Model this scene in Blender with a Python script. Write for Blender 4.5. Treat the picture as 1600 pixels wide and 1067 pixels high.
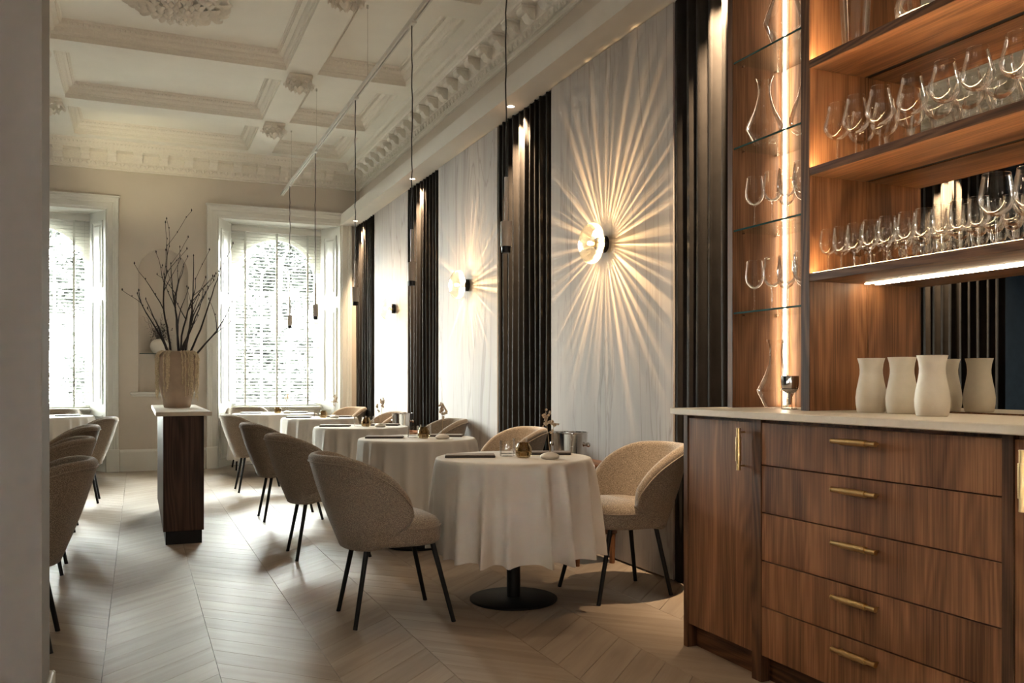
import bpy, bmesh, math, random
from math import pi, sin, cos, radians, sqrt, atan2
from mathutils import Vector, Matrix

for o in list(bpy.data.objects):
    bpy.data.objects.remove(o)
SC = bpy.context.scene
COL = SC.collection
RNG = random.Random(7)

# ------------------------------------------------------------------ camera
F_PX, CAM_H, YAW = 1370.0, 1.156, math.atan2(585, 1370)
cam_d = bpy.data.cameras.new('camera')
cam = bpy.data.objects.new('camera', cam_d)
COL.objects.link(cam)
cam_d.sensor_width = 36.0
cam_d.lens = F_PX / 1600 * 36.0
cam_d.shift_y = (596 - 533.5) / 1600
cam_d.clip_start = 0.05
cam_d.clip_end = 200
cam.location = (0, 0, CAM_H)
cam.rotation_euler = (pi / 2, 0, -YAW)
SC.camera = cam

# ------------------------------------------------------------------ exposure, sky
SC.view_settings.view_transform = 'Standard'
SC.view_settings.look = 'None'
SC.view_settings.exposure = 0.92
SC.view_settings.gamma = 1.0
SC.view_settings.use_curve_mapping = False
SC.cycles.transparent_max_bounces = 40
SC.cycles.max_bounces = 16
SC.cycles.diffuse_bounces = 5
SC.cycles.glossy_bounces = 10
SC.cycles.caustics_reflective = False
SC.cycles.caustics_refractive = False
SC.cycles.sample_clamp_indirect = 6.0

SKY = 165.0
world = bpy.data.worlds.new('overcast_sky')
SC.world = world
world.use_nodes = True
bg = world.node_tree.nodes['Background']
bg.inputs[0].default_value = (0.96, 1.0, 0.96, 1)
bg.inputs[1].default_value = SKY

WARM = (1.0, 0.70, 0.42)
AMBER = (1.0, 0.73, 0.46)


def lamp(name, kind, loc, energy, color, rot=(0, 0, 0), **kw):
    d = bpy.data.lights.new(name, kind)
    d.energy = energy
    d.color = color
    for k, v in kw.items():
        setattr(d, k, v)
    o = bpy.data.objects.new(name, d)
    o.location = loc
    o.rotation_euler = rot
    COL.objects.link(o)
    return o


for xc in (1.79, -1.18):                                 # daylight portals at the two window openings
    p = lamp('window_portal', 'AREA', (xc, 12.92, 2.05), 1, (1, 1, 1), (-pi / 2, 0, 0), shape='RECTANGLE', size=1.4, size_y=2.7)
    p.data.cycles.is_portal = True
# fill lights added behind the camera to lift the overall brightness
for xx in (-0.9, 1.4):
    lamp('front_fill_light', 'POINT', (xx, -2.0, 2.7), 27, (1.0, 0.88, 0.76), shadow_soft_size=0.4)
# added spot that brightens the bar front, set where an unseen track would hang
lamp('bar_fill_spot', 'SPOT', (-1.17, 3.7, 3.7), 68, (1.0, 0.72, 0.46), Vector((3.5, -1.4, -3.0)).to_track_quat('-Z', 'Y').to_euler(),
     spot_size=radians(50), spot_blend=1.0, shadow_soft_size=0.12)
# track spotlight on the cornice between the windows
lamp('cornice_spot', 'SPOT', (-0.55, 10.6, 2.9), 26, (1.0, 0.88, 0.55),
     Vector((0.62, 1.5, 1.15)).to_track_quat('-Z', 'Y').to_euler(), spot_size=radians(64), spot_blend=1.0, shadow_soft_size=0.05)


# ------------------------------------------------------------------ mesh helpers
class MB:
    def __init__(s):
        s.v, s.f = [], []

    def add(s, vs, fs):
        n = len(s.v)
        s.v += [tuple(p) for p in vs]
        s.f += [tuple(i + n for i in q) for q in fs]
        return s

    def box(s, x0, x1, y0, y1, z0, z1, c=0.0):
        cx, cy, cz = (x0 + x1) / 2, (y0 + y1) / 2, (z0 + z1) / 2
        h = (abs(x1 - x0) / 2, abs(y1 - y0) / 2, abs(z1 - z0) / 2)
        if c <= 0:
            vs = [(cx + a * h[0], cy + b * h[1], cz + d * h[2]) for a in (-1, 1) for b in (-1, 1) for d in (-1, 1)]
            return s.add(vs, [(0, 1, 3, 2), (4, 6, 7, 5), (0, 4, 5, 1), (2, 3, 7, 6), (0, 2, 6, 4), (1, 5, 7, 3)])
        c = min(c, min(h) * 0.9)
        idx, vs = {}, []
        for sg in [(a, b, d) for a in (-1, 1) for b in (-1, 1) for d in (-1, 1)]:
            for ax in range(3):
                p = [sg[k] * (h[k] if k == ax else h[k] - c) for k in range(3)]
                idx[sg, ax] = len(vs)
                vs.append((cx + p[0], cy + p[1], cz + p[2]))
        fs = []
        for ax in range(3):
            o1, o2 = [k for k in range(3) if k != ax]
            for sa in (-1, 1):
                q = []
                for (b, d) in ((-1, -1), (1, -1), (1, 1), (-1, 1)):
                    sg = [0, 0, 0]
                    sg[ax], sg[o1], sg[o2] = sa, b, d
                    q.append(idx[tuple(sg), ax])
                fs.append(q)
        for k in range(3):
            a, b = [j for j in range(3) if j != k]
            for sa in (-1, 1):
                for sb in (-1, 1):
                    def sg(kk):
                        t = [0, 0, 0]
                        t[a], t[b], t[k] = sa, sb, kk
                        return tuple(t)
                    fs.append((idx[sg(-1), a], idx[sg(-1), b], idx[sg(1), b], idx[sg(1), a]))
        for sg in [(a, b, d) for a in (-1, 1) for b in (-1, 1) for d in (-1, 1)]:
            fs.append((idx[sg, 0], idx[sg, 1], idx[sg, 2]))
        return s.add(vs, fs)

    def tube(s, pts, r, n=8, cap=True):
        pts = [Vector(p) for p in pts]
        rs = r if isinstance(r, (list, tuple)) else [r] * len(pts)
        ring, up = [], None
        for i, p in enumerate(pts):
            d = (pts[min(i + 1, len(pts) - 1)] - pts[max(i - 1, 0)])
            if d.length < 1e-9:
                d = Vector((0, 0, 1))
            d.normalize()
            if up is None:
                up = Vector((0, 0, 1)) if abs(d.z) < 0.9 else Vector((1, 0, 0))
            a = (up - d * up.dot(d)).normalized()
            b = d.cross(a)
            up = a
            ring.append([p + (a * cos(2 * pi * k / n) + b * sin(2 * pi * k / n)) * rs[i] for k in range(n)])
        vs = [q for rr in ring for q in rr]
        fs = []
        for i in range(len(pts) - 1):
            for k in range(n):
                fs.append((i * n + k, i * n + (k + 1) % n, (i + 1) * n + (k + 1) % n, (i + 1) * n + k))
        if cap:
            fs.append(tuple(range(n))[::-1])
            fs.append(tuple((len(pts) - 1) * n + k for k in range(n)))
        return s.add(vs, fs)

    def cyl(s, p0, p1, r0, r1=None, n=16):
        return s.tube([p0, p1], [r0, r0 if r1 is None else r1], n)

    def lathe(s, prof, n=32, c=(0, 0, 0), axis='z', rfun=None):
        vs, fs, rows = [], [], []
        for (r, z) in prof:
            row = []
            if r < 1e-6:
                row = [len(vs)]
                vs.append((0, 0, z))
            else:
                for k in range(n):
                    a = 2 * pi * k / n
                    rr = r * (rfun(a, r, z) if rfun else 1)
                    row.append(len(vs))
                    vs.append((rr * cos(a), rr * sin(a), z))
            rows.append(row)
        for A, B in zip(rows, rows[1:]):
            for k in range(n):
                k2 = (k + 1) % n
                if len(A) == 1 and len(B) == 1:
                    continue
                if len(A) == 1:
                    fs.append((A[0], B[k2], B[k]))
                elif len(B) == 1:
                    fs.append((A[k], A[k2], B[0]))
                else:
                    fs.append((A[k], A[k2], B[k2], B[k]))
        out = []
        for (x, y, z) in vs:
            if axis == 'x':
                x, y, z = z, x, y
            elif axis == 'y':
                x, y, z = x, z, y
            out.append((x + c[0], y + c[1], z + c[2]))
        return s.add(out, fs)

    def grid(s, fn, nu, nv, close_u=False, close_v=False):
        vs = [fn(i, j) for j in range(nv) for i in range(nu)]
        fs = []
        for j in range(nv if close_v else nv - 1):
            for i in range(nu if close_u else nu - 1):
                i2, j2 = (i + 1) % nu, (j + 1) % nv
                fs.append((j * nu + i, j * nu + i2, j2 * nu + i2, j2 * nu + i))
        return s.add(vs, fs)

    def loops(s, loops, closed=True, cap=False):
        """Skin equal-length point loops one after the other."""
        n = len(loops[0])
        vs = [p for lp in loops for p in lp]
        fs = []
        for j in range(len(loops) - 1):
            for i in range(n if closed else n - 1):
                i2 = (i + 1) % n
                fs.append((j * n + i, j * n + i2, (j + 1) * n + i2, (j + 1) * n + i))
        if cap:
            fs.append(tuple(range(n))[::-1])
            fs.append(tuple((len(loops) - 1) * n + k for k in range(n)))
        return s.add(vs, fs)

    def prism(s, poly, fn0, fn1):
        """Extrude a 2-D polygon: fn0/fn1 map (a, b) to 3-D for the two ends."""
        return s.loops([[fn0(a, b) for a, b in poly], [fn1(a, b) for a, b in poly]], True, True)

    def mesh(s, name, m, smooth=0.0, recalc=True):
        me = bpy.data.meshes.new(name)
        me.from_pydata(s.v, [], s.f)
        if recalc:
            b = bmesh.new()
            b.from_mesh(me)
            bmesh.ops.recalc_face_normals(b, faces=b.faces)
            b.to_mesh(me)
            b.free()
        if smooth > 0:
            me.shade_smooth()
            me.set_sharp_from_angle(angle=radians(smooth))
        me.materials.append(m)
        return me


def attach(o, parent, world=True):
    if parent is not None:
        o.parent = parent
        if world and parent.parent is None:
            o.matrix_parent_inverse = parent.matrix_basis.inverted()


def link(name, me, parent=None, world=True):
    o = bpy.data.objects.new(name, me)
    COL.objects.link(o)
    attach(o, parent, world)
    return o


def obj(name, mb, m, parent=None, smooth=0.0, world=True, recalc=True, kind=None, label=None):
    o = link(name, mb.mesh(name, m, smooth, recalc), parent, world)
    if kind:
        o['kind'] = kind
    if label:
        o['label'] = label
    return o


def tag(o, label=None, cat=None, group=None, kind=None):
    if label:
        o['label'] = label
    if cat:
        o['category'] = cat
    if group:
        o['group'] = group
    if kind:
        o['kind'] = kind
    return o


def thing(name, label, cat, loc=(0, 0, 0), rz=0.0, group=None):
    o = bpy.data.objects.new(name, None)
    o.empty_display_size = 0.05
    COL.objects.link(o)
    o.location = loc
    o.rotation_euler = (0, 0, rz)
    return tag(o, label, cat, group)


def struct(name, mb, m, smooth=0.0, recalc=True):
    return tag(obj(name, mb, m, None, smooth, recalc=recalc), kind='structure')


def struct_root(name, loc=(0, 0, 0)):
    o = bpy.data.objects.new(name, None)
    o.empty_display_size = 0.05
    COL.objects.link(o)
    o.location = loc
    return tag(o, kind='structure')


KIDS = {}


def kids(o):
    if o.name not in KIDS:
        KIDS[o.name] = [c for c in o.children]
    return KIDS[o.name]


def dup(root, loc, rz=0.0, label=None, group=None, cat=None):
    r = root.copy()
    COL.objects.link(r)
    r.location = loc
    r.rotation_euler = (0, 0, rz)
    tag(r, label, cat, group)
    for ch in kids(root):
        c = ch.copy()
        COL.objects.link(c)
        c.parent = r
        for g in kids(ch):
            d = g.copy()
            COL.objects.link(d)
            d.parent = c
    return r


def place(root, loc, rz, label, group=None):
    """Move the prototype itself."""
    root.location = loc
    root.rotation_euler = (0, 0, rz)
    tag(root, label, None, group)
    return root


class Placer:
    """First call moves the prototype, later calls copy it."""
    def __init__(s, root):
        s.root, s.used = root, False

    def __call__(s, loc, rz, label, group=None):
        if not s.used:
            s.used = True
            return place(s.root, loc, rz, label, group)
        return dup(s.root, loc, rz, label, group)


# ------------------------------------------------------------------ materials
def mat(name):
    m = bpy.data.materials.new(name)
    m.use_nodes = True
    nt = m.node_tree
    nt.nodes.clear()
    out = nt.nodes.new('ShaderNodeOutputMaterial')
    return m, nt, out


def N(nt, typ, **kw):
    n = nt.nodes.new(typ)
    for k, v in kw.items():
        if k.startswith('i_'):
            n.inputs[k[2:].replace('_', ' ')].default_value = v
        else:
            setattr(n, k, v)
    return n


def L(nt, a, b):
    nt.links.new(a, b)


def ramp(nt, stops):
    r = nt.nodes.new('ShaderNodeValToRGB')
    e = r.color_ramp.elements
    while len(e) < len(stops):
        e.new(0.5)
    for i, (p, c) in enumerate(stops):
        e[i].position = p
        e[i].color = (*c, 1) if len(c) == 3 else c
    return r


def simple(name, col, rough=0.5, metal=0.0, noise=0.0, nscale=30.0, bump=0.0, bscale=200.0, spec=0.5, sheen=0.0):
    m, nt, out = mat(name)
    b = N(nt, 'ShaderNodeBsdfPrincipled')
    b.inputs['Roughness'].default_value = rough
    b.inputs['Metallic'].default_value = metal
    b.inputs['Specular IOR Level'].default_value = spec
    b.inputs['Base Color'].default_value = (*col, 1)
    if sheen:
        b.inputs['Sheen Weight'].default_value = sheen
    tc = N(nt, 'ShaderNodeTexCoord')
    if noise > 0:
        n = N(nt, 'ShaderNodeTexNoise')
        n.inputs['Scale'].default_value = nscale
        n.inputs['Detail'].default_value = 4
        L(nt, tc.outputs['Object'], n.inputs['Vector'])
        r = ramp(nt, [(0.25, tuple(c * (1 - noise) for c in col)), (0.75, tuple(min(1, c * (1 + noise)) for c in col))])
        L(nt, n.outputs['Fac'], r.inputs[0])
        L(nt, r.outputs[0], b.inputs['Base Color'])
    if bump > 0:
        n2 = N(nt, 'ShaderNodeTexNoise')
        n2.inputs['Scale'].default_value = bscale
        n2.inputs['Detail'].default_value = 3
        L(nt, tc.outputs['Object'], n2.inputs['Vector'])
        bp = N(nt, 'ShaderNodeBump')
        bp.inputs['Strength'].default_value = bump
        bp.inputs['Distance'].default_value = 0.002
        L(nt, n2.outputs['Fac'], bp.inputs['Height'])
        L(nt, bp.outputs[0], b.inputs['Normal'])
    L(nt, b.outputs[0], out.inputs[0])
    return m


def oak(name, grain='z', dark=(0.085, 0.035, 0.016), light=(0.31, 0.142, 0.064), rough=0.45, ring=0.55):
    m, nt, out = mat(name)
    tc = N(nt, 'ShaderNodeTexCoord')
    oi = N(nt, 'ShaderNodeObjectInfo')
    off = N(nt, 'ShaderNodeVectorMath', operation='SCALE')
    cmb = N(nt, 'ShaderNodeCombineXYZ')
    for k in range(3):
        L(nt, oi.outputs['Random'], cmb.inputs[k])
    L(nt, cmb.outputs[0], off.inputs[0])
    off.inputs['Scale'].default_value = 17.0
    add = N(nt, 'ShaderNodeVectorMath', operation='ADD')
    L(nt, tc.outputs['Object'], add.inputs[0])
    L(nt, off.outputs[0], add.inputs[1])

    def mapped(across, along):
        mp = N(nt, 'ShaderNodeMapping')
        sc = [across] * 3
        sc['xyz'.index(grain)] = along
        mp.inputs['Scale'].default_value = sc
        L(nt, add.outputs[0], mp.inputs['Vector'])
        return mp.outputs[0]

    def noise(vec, detail=3.0, dist=0.0):
        n = N(nt, 'ShaderNodeTexNoise')
        n.inputs['Scale'].default_value = 1.0
        n.inputs['Detail'].default_value = detail
        n.inputs['Distortion'].default_value = dist
        L(nt, vec, n.inputs['Vector'])
        return n.outputs['Fac']
    body = noise(mapped(9, 0.7), 4, 0.4)
    cath = noise(mapped(4.2, 0.55), 1.5, 0.5)
    fib = noise(mapped(170, 4.0), 2)
    mul = N(nt, 'ShaderNodeMath', operation='MULTIPLY')
    L(nt, cath, mul.inputs[0])
    mul.inputs[1].default_value = 95.0
    sn = N(nt, 'ShaderNodeMath', operation='SINE')
    L(nt, mul.outputs[0], sn.inputs[0])
    s2 = N(nt, 'ShaderNodeMath', operation='MULTIPLY_ADD')
    L(nt, sn.outputs[0], s2.inputs[0])
    s2.inputs[1].default_value = 0.13 * ring
    L(nt, body, s2.inputs[2])
    s3 = N(nt, 'ShaderNodeMath', operation='MULTIPLY_ADD')
    L(nt, fib, s3.inputs[0])
    s3.inputs[1].default_value = 0.62
    L(nt, s2.outputs[0], s3.inputs[2])
    s4 = N(nt, 'ShaderNodeMath', operation='MULTIPLY_ADD')
    L(nt, oi.outputs['Random'], s4.inputs[0])
    s4.inputs[1].default_value = 0.10
    s5 = N(nt, 'ShaderNodeMath', operation='SUBTRACT')
    L(nt, s4.outputs[0], s5.inputs[0])
    s5.inputs[1].default_value = 0.10
    L(nt, s3.outputs[0], s4.inputs[2])
    r = ramp(nt, [(0.48, dark), (0.78, tuple((a + b) / 2 for a, b in zip(dark, light))), (1.05 if False else 1.0, light)])
    L(nt, s5.outputs[0], r.inputs[0])
    b = N(nt, 'ShaderNodeBsdfPrincipled')
    b.inputs['Roughness'].default_value = rough
    b.inputs['Specular IOR Level'].default_value = 0.18
    L(nt, r.outputs[0], b.inputs['Base Color'])
    bp = N(nt, 'ShaderNodeBump')
    bp.inputs['Strength'].default_value = 0.12
    bp.inputs['Distance'].default_value = 0.001
    L(nt, fib, bp.inputs['Height'])
    L(nt, bp.outputs[0], b.inputs['Normal'])
    L(nt, b.outputs[0], out.inputs[0])
    return m


def floor_oak(name):
    """Plank oak: UV runs along (u) and across (v) each plank in metres; colour varies from plank to plank."""
    m, nt, out = mat(name)
    uv = N(nt, 'ShaderNodeUVMap')
    oi = N(nt, 'ShaderNodeObjectInfo')
    at = N(nt, 'ShaderNodeAttribute', attribute_name='tint')
    sm = N(nt, 'ShaderNodeMath', operation='ADD')
    L(nt, oi.outputs['Random'], sm.inputs[0])
    L(nt, at.outputs['Fac'], sm.inputs[1])
    fr = N(nt, 'ShaderNodeMath', operation='FRACT')
    L(nt, sm.outputs[0], fr.inputs[0])
    cmb = N(nt, 'ShaderNodeCombineXYZ')
    m1 = N(nt, 'ShaderNodeMath', operation='MULTIPLY')
    m1.inputs[1].default_value = 37.0
    L(nt, fr.outputs[0], m1.inputs[0])
    for k in range(3):
        L(nt, m1.outputs[0], cmb.inputs[k])
    add = N(nt, 'ShaderNodeVectorMath', operation='ADD')
    L(nt, uv.outputs[0], add.inputs[0])
    L(nt, cmb.outputs[0], add.inputs[1])

    def noise(su, sv, detail, dist=0.0):
        mp = N(nt, 'ShaderNodeMapping')
        mp.inputs['Scale'].default_value = (su, sv, 1)
        L(nt, add.outputs[0], mp.inputs['Vector'])
        n = N(nt, 'ShaderNodeTexNoise')
        n.inputs['Scale'].default_value = 1
        n.inputs['Detail'].default_value = detail
        n.inputs['Distortion'].default_value = dist
        L(nt, mp.outputs[0], n.inputs['Vector'])
        return n.outputs['Fac']
    body = noise(1.6, 16, 4, 0.5)
    fib = noise(7, 190, 2)
    mx = N(nt, 'ShaderNodeMath', operation='MULTIPLY_ADD')
    L(nt, fib, mx.inputs[0])
    mx.inputs[1].default_value = 0.40
    L(nt, body, mx.inputs[2])
    mx2 = N(nt, 'ShaderNodeMath', operation='MULTIPLY_ADD')
    L(nt, fr.outputs[0], mx2.inputs[0])
    mx2.inputs[1].default_value = 0.18
    L(nt, mx.outputs[0], mx2.inputs[2])
    r = ramp(nt, [(0.40, (0.225, 0.172, 0.127)), (0.72, (0.292, 0.228, 0.172)), (0.98, (0.35, 0.28, 0.216))])
    L(nt, mx2.outputs[0], r.inputs[0])
    b = N(nt, 'ShaderNodeBsdfPrincipled')
    rr = N(nt, 'ShaderNodeMath', operation='MULTIPLY_ADD')
    L(nt, fib, rr.inputs[0])
    rr.inputs[1].default_value = 0.12
    rr.inputs[2].default_value = 0.40
    L(nt, rr.outputs[0], b.inputs['Roughness'])
    b.inputs['Specular IOR Level'].default_value = 0.34
    L(nt, r.outputs[0], b.inputs['Base Color'])
    bp = N(nt, 'ShaderNodeBump')
    bp.inputs['Strength'].default_value = 0.15
    bp.inputs['Distance'].default_value = 0.0008
    L(nt, fib, bp.inputs['Height'])
    L(nt, bp.outputs[0], b.inputs['Normal'])
    L(nt, b.outputs[0], out.inputs[0])
    return m


def marble(name, base, vein, grey):
    m, nt, out = mat(name)
    tc = N(nt, 'ShaderNodeTexCoord')

    def noise(scale, sc, detail, dist):
        mp = N(nt, 'ShaderNodeMapping')
        mp.inputs['Scale'].default_value = sc
        mp.inputs['Rotation'].default_value = (radians(6), 0, 0)
        L(nt, tc.outputs['Object'], mp.inputs['Vector'])
        n = N(nt, 'ShaderNodeTexNoise')
        n.inputs['Scale'].default_value = scale
        n.inputs['Detail'].default_value = detail
        n.inputs['Distortion'].default_value = dist
        L(nt, mp.outputs[0], n.inputs['Vector'])
        return n.outputs['Fac']
    big = noise(1.0, (1, 3.0, 0.35), 4, 0.4)
    streak = noise(1.0, (3, 26, 0.5), 3, 0.2)
    v1 = noise(1.0, (1, 2.2, 0.30), 5, 0.9)
    rv = ramp(nt, [(0.485, (0, 0, 0)), (0.5, (1, 1, 1)), (0.512, (0, 0, 0))])
    L(nt, v1, rv.inputs[0])
    v2 = noise(1.3, (1, 3.6, 0.22), 5, 0.7)
    rv2 = ramp(nt, [(0.452, (0, 0, 0)), (0.46, (0.7, 0.7, 0.7)), (0.47, (0, 0, 0))])
    L(nt, v2, rv2.inputs[0])
    rb = ramp(nt, [(0.3, grey), (0.7, base)])
    ad = N(nt, 'ShaderNodeMath', operation='MULTIPLY_ADD')
    L(nt, streak, ad.inputs[0])
    ad.inputs[1].default_value = 0.30
    sub = N(nt, 'ShaderNodeMath', operation='SUBTRACT')
    L(nt, big, sub.inputs[0])
    sub.inputs[1].default_value = 0.15
    L(nt, sub.outputs[0], ad.inputs[2])
    L(nt, ad.outputs[0], rb.inputs[0])
    mxv = N(nt, 'ShaderNodeMath', operation='MAXIMUM')
    L(nt, rv.outputs[0], mxv.inputs[0])
    L(nt, rv2.outputs[0], mxv.inputs[1])
    sc = N(nt, 'ShaderNodeMath', operation='MULTIPLY')
    L(nt, mxv.outputs[0], sc.inputs[0])
    sc.inputs[1].default_value = 0.45
    mix = N(nt, 'ShaderNodeMix', data_type='RGBA')
    L(nt, sc.outputs[0], mix.inputs['Factor'])
    L(nt, rb.outputs[0], mix.inputs['A'])
    mix.inputs['B'].default_value = (*vein, 1)
    b = N(nt, 'ShaderNodeBsdfPrincipled')
    b.inputs['Roughness'].default_value = 0.75
    b.inputs['Specular IOR Level'].default_value = 0.12
    L(nt, mix.outputs['Result'], b.inputs['Base Color'])
    L(nt, b.outputs[0], out.inputs[0])
    return m


def fabric(name, dark, mid, light, scale=1.0, bump=0.5):
    m, nt, out = mat(name)
    tc = N(nt, 'ShaderNodeTexCoord')
    mp = N(nt, 'ShaderNodeMapping')
    mp.inputs['Scale'].default_value = (260 * scale, 260 * scale, 800 * scale)
    L(nt, tc.outputs['Object'], mp.inputs['Vector'])
    n = N(nt, 'ShaderNodeTexNoise')
    n.inputs['Scale'].default_value = 1
    n.inputs['Detail'].default_value = 3
    n.inputs['Distortion'].default_value = 0.8
    L(nt, mp.outputs[0], n.inputs['Vector'])
    r = ramp(nt, [(0.34, dark), (0.5, mid), (0.68, light)])
    L(nt, n.outputs['Fac'], r.inputs[0])
    b = N(nt, 'ShaderNodeBsdfPrincipled')
    b.inputs['Roughness'].default_value = 0.95
    b.inputs['Specular IOR Level'].default_value = 0.1
    b.inputs['Sheen Weight'].default_value = 0.25
    b.inputs['Sheen Roughness'].default_value = 0.5
    L(nt, r.outputs[0], b.inputs['Base Color'])
    bp = N(nt, 'ShaderNodeBump')
    bp.inputs['Strength'].default_value = bump
    bp.inputs['Distance'].default_value = 0.003
    L(nt, n.outputs['Fac'], bp.inputs['Height'])
    L(nt, bp.outputs[0], b.inputs['Normal'])
    L(nt, b.outputs[0], out.inputs[0])
    return m


def glass(name, tint=(0.97, 0.97, 0.96), ior=1.5, rough=0.01, boost=1.0, gcol=(1, 1, 1), cloudy=0.0):
    m, nt, out = mat(name)
    tr = N(nt, 'ShaderNodeBsdfTransparent')
    tr.inputs[0].default_value = (*tint, 1)
    gl = N(nt, 'ShaderNodeBsdfGlossy')
    gl.inputs['Roughness'].default_value = rough
    gl.inputs['Color'].default_value = (*gcol, 1)
    lw = N(nt, 'ShaderNodeLayerWeight')
    lw.inputs['Blend'].default_value = 0.22
    mu = N(nt, 'ShaderNodeMath', operation='MULTIPLY', use_clamp=True)
    L(nt, lw.outputs['Fresnel'], mu.inputs[0])
    mu.inputs[1].default_value = boost
    mn = N(nt, 'ShaderNodeMath', operation='MINIMUM')
    L(nt, mu.outputs[0], mn.inputs[0])
    mn.inputs[1].default_value = 0.7
    mx = N(nt, 'ShaderNodeMixShader')
    L(nt, mn.outputs[0], mx.inputs[0])
    L(nt, tr.outputs[0], mx.inputs[1])
    L(nt, gl.outputs[0], mx.inputs[2])
    if cloudy:
        tl = N(nt, 'ShaderNodeBsdfTranslucent')
        tl.inputs[0].default_value = (0.95, 0.88, 0.76, 1)
        m2 = N(nt, 'ShaderNodeMixShader')
        m2.inputs[0].default_value = cloudy
        L(nt, mx.outputs[0], m2.inputs[1])
        L(nt, tl.outputs[0], m2.inputs[2])
        mx = m2
    L(nt, mx.outputs[0], out.inputs[0])
    return m


def emit(name, col, strength):
    m, nt, out = mat(name)
    e = N(nt, 'ShaderNodeEmission')
    e.inputs[0].default_value = (*col, 1)
    e.inputs[1].default_value = strength
    L(nt, e.outputs[0], out.inputs[0])
    return m


def mirror_mat(name):
    m, nt, out = mat(name)
    g = N(nt, 'ShaderNodeBsdfGlossy')
    g.inputs['Roughness'].default_value = 0.0
    g.inputs['Color'].default_value = (0.80, 0.79, 0.76, 1)
    L(nt, g.outputs[0], out.inputs[0])
    return m


M_WALL = simple('wall_paint', (0.60, 0.535, 0.465), 0.85, noise=0.03, nscale=3)
M_CEIL = simple('ceiling_paint', (0.88, 0.86, 0.80), 0.8, noise=0.02, nscale=4)
M_PLASTER = simple('ornament_plaster', (0.84, 0.80, 0.73), 0.8, noise=0.05, nscale=60)
M_TRIM = simple('trim_paint', (0.72, 0.71, 0.665), 0.5, noise=0.02, nscale=5)
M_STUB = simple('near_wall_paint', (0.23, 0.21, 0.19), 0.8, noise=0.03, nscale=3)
M_DARKWALL = simple('navy_wall', (0.014, 0.020, 0.028), 0.95, noise=0.15, nscale=20, spec=0.03)
M_BULK = simple('bulkhead_paint', (0.66, 0.62, 0.56), 0.7, noise=0.02, nscale=4)
M_MARBLE = marble('veined_stone', (0.44, 0.40, 0.375), (0.15, 0.125, 0.11), (0.345, 0.315, 0.295))
M_OAKV = oak('oak_upright', 'z')
M_OAKH = oak('oak_lengthwise', 'y')
M_OAKX = oak('oak_crosswise', 'x')
M_OAKD = oak('shaded_oak_edge', 'z', (0.042, 0.019, 0.010), (0.14, 0.064, 0.031), 0.5, 1.2)  # oak with the unlit look of the front edges put into its colour
M_OAKDH = oak('shaded_oak_shelf_edge', 'y', (0.042, 0.019, 0.010), (0.14, 0.064, 0.031), 0.5, 1.2)  # same shade in the colour, grain running lengthwise
M_WALNUT = oak('dark_console_wood', 'z', (0.018, 0.009, 0.006), (0.075, 0.038, 0.024), 0.5, 1.0)
M_FLOOR = floor_oak('floor_oak')
M_SUB = simple('floor_joint', (0.05, 0.038, 0.028), 0.9)
M_STONE = simple('worktop_stone', (0.66, 0.59, 0.49), 0.35, noise=0.04, nscale=40)
M_CHAIR = fabric('boucle_tweed', (0.065, 0.048, 0.034), (0.20, 0.155, 0.115), (0.50, 0.41, 0.315))
M_PIPE = fabric('boucle_piping', (0.08, 0.06, 0.045), (0.23, 0.18, 0.135), (0.42, 0.34, 0.26), 1.5)
M_BLACK = simple('black_metal', (0.006, 0.006, 0.0065), 0.5, spec=0.25)
M_CLOTH = simple('white_linen', (0.60, 0.565, 0.52), 0.9, bump=0.12, bscale=900, spec=0.2)
M_CURT = simple('dark_velvet', (0.024, 0.0205, 0.018), 0.9, noise=0.2, nscale=8, bump=0.2, bscale=600, spec=0.08, sheen=0.0)
M_BRASS = simple('brushed_brass', (0.62, 0.43, 0.20), 0.32, 1.0)
M_KNURL = simple('knurled_brass', (0.48, 0.34, 0.17), 0.5, 1.0, bump=1.0, bscale=1400)
M_STEEL = simple('polished_steel', (0.62, 0.60, 0.58), 0.10, 1.0)
M_WHITEMET = simple('white_metal', (0.70, 0.69, 0.65), 0.4)
M_PEND = simple('taupe_lacquer', (0.46, 0.41, 0.36), 0.5)
M_CORD = simple('black_cord', (0.010, 0.010, 0.010), 0.6)
M_CERAM = simple('white_ceramic', (0.74, 0.70, 0.63), 0.45, noise=0.02, nscale=20)
M_BISQ = simple('matt_beige_ceramic', (0.66, 0.60, 0.50), 0.65, noise=0.05, nscale=30)
M_VASE = simple('clay_vase', (0.47, 0.365, 0.285), 0.75, noise=0.10, nscale=14, bump=0.4, bscale=40)
M_AMAR = simple('dried_amaranth', (0.66, 0.56, 0.40), 0.9, noise=0.3, nscale=120)
M_BRANCH = simple('dark_branch', (0.022, 0.017, 0.018), 0.8, noise=0.3, nscale=60)
M_TWIG = simple('grey_twig', (0.16, 0.13, 0.105), 0.85, noise=0.3, nscale=60)
M_PETAL = simple('dried_petal', (0.62, 0.50, 0.36), 0.8, noise=0.15, nscale=80)
M_STEM = simple('dried_stem', (0.33, 0.24, 0.14), 0.8)
M_NAPK = simple('dark_napkin', (0.035, 0.028, 0.025), 0.75, noise=0.2, nscale=60, bump=0.2, bscale=500)
M_MENU = simple('dark_menu_card', (0.20, 0.155, 0.125), 0.55, noise=0.08, nscale=40)
M_GLASS = glass('stemware_glass', (0.97, 0.97, 0.96), boost=1.7)
M_GSTEM = glass('stem_glass', (0.96, 0.95, 0.92), rough=0.04, boost=4.0)
M_SHELFGL = glass('shelf_glass', (0.92, 0.955, 0.94), boost=0.9)
M_GLEDGE = simple('green_glass_edge', (0.02, 0.06, 0.055), 0.15)
M_PANE = glass('window_pane', (0.95, 0.97, 0.96), boost=0.7)
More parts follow.
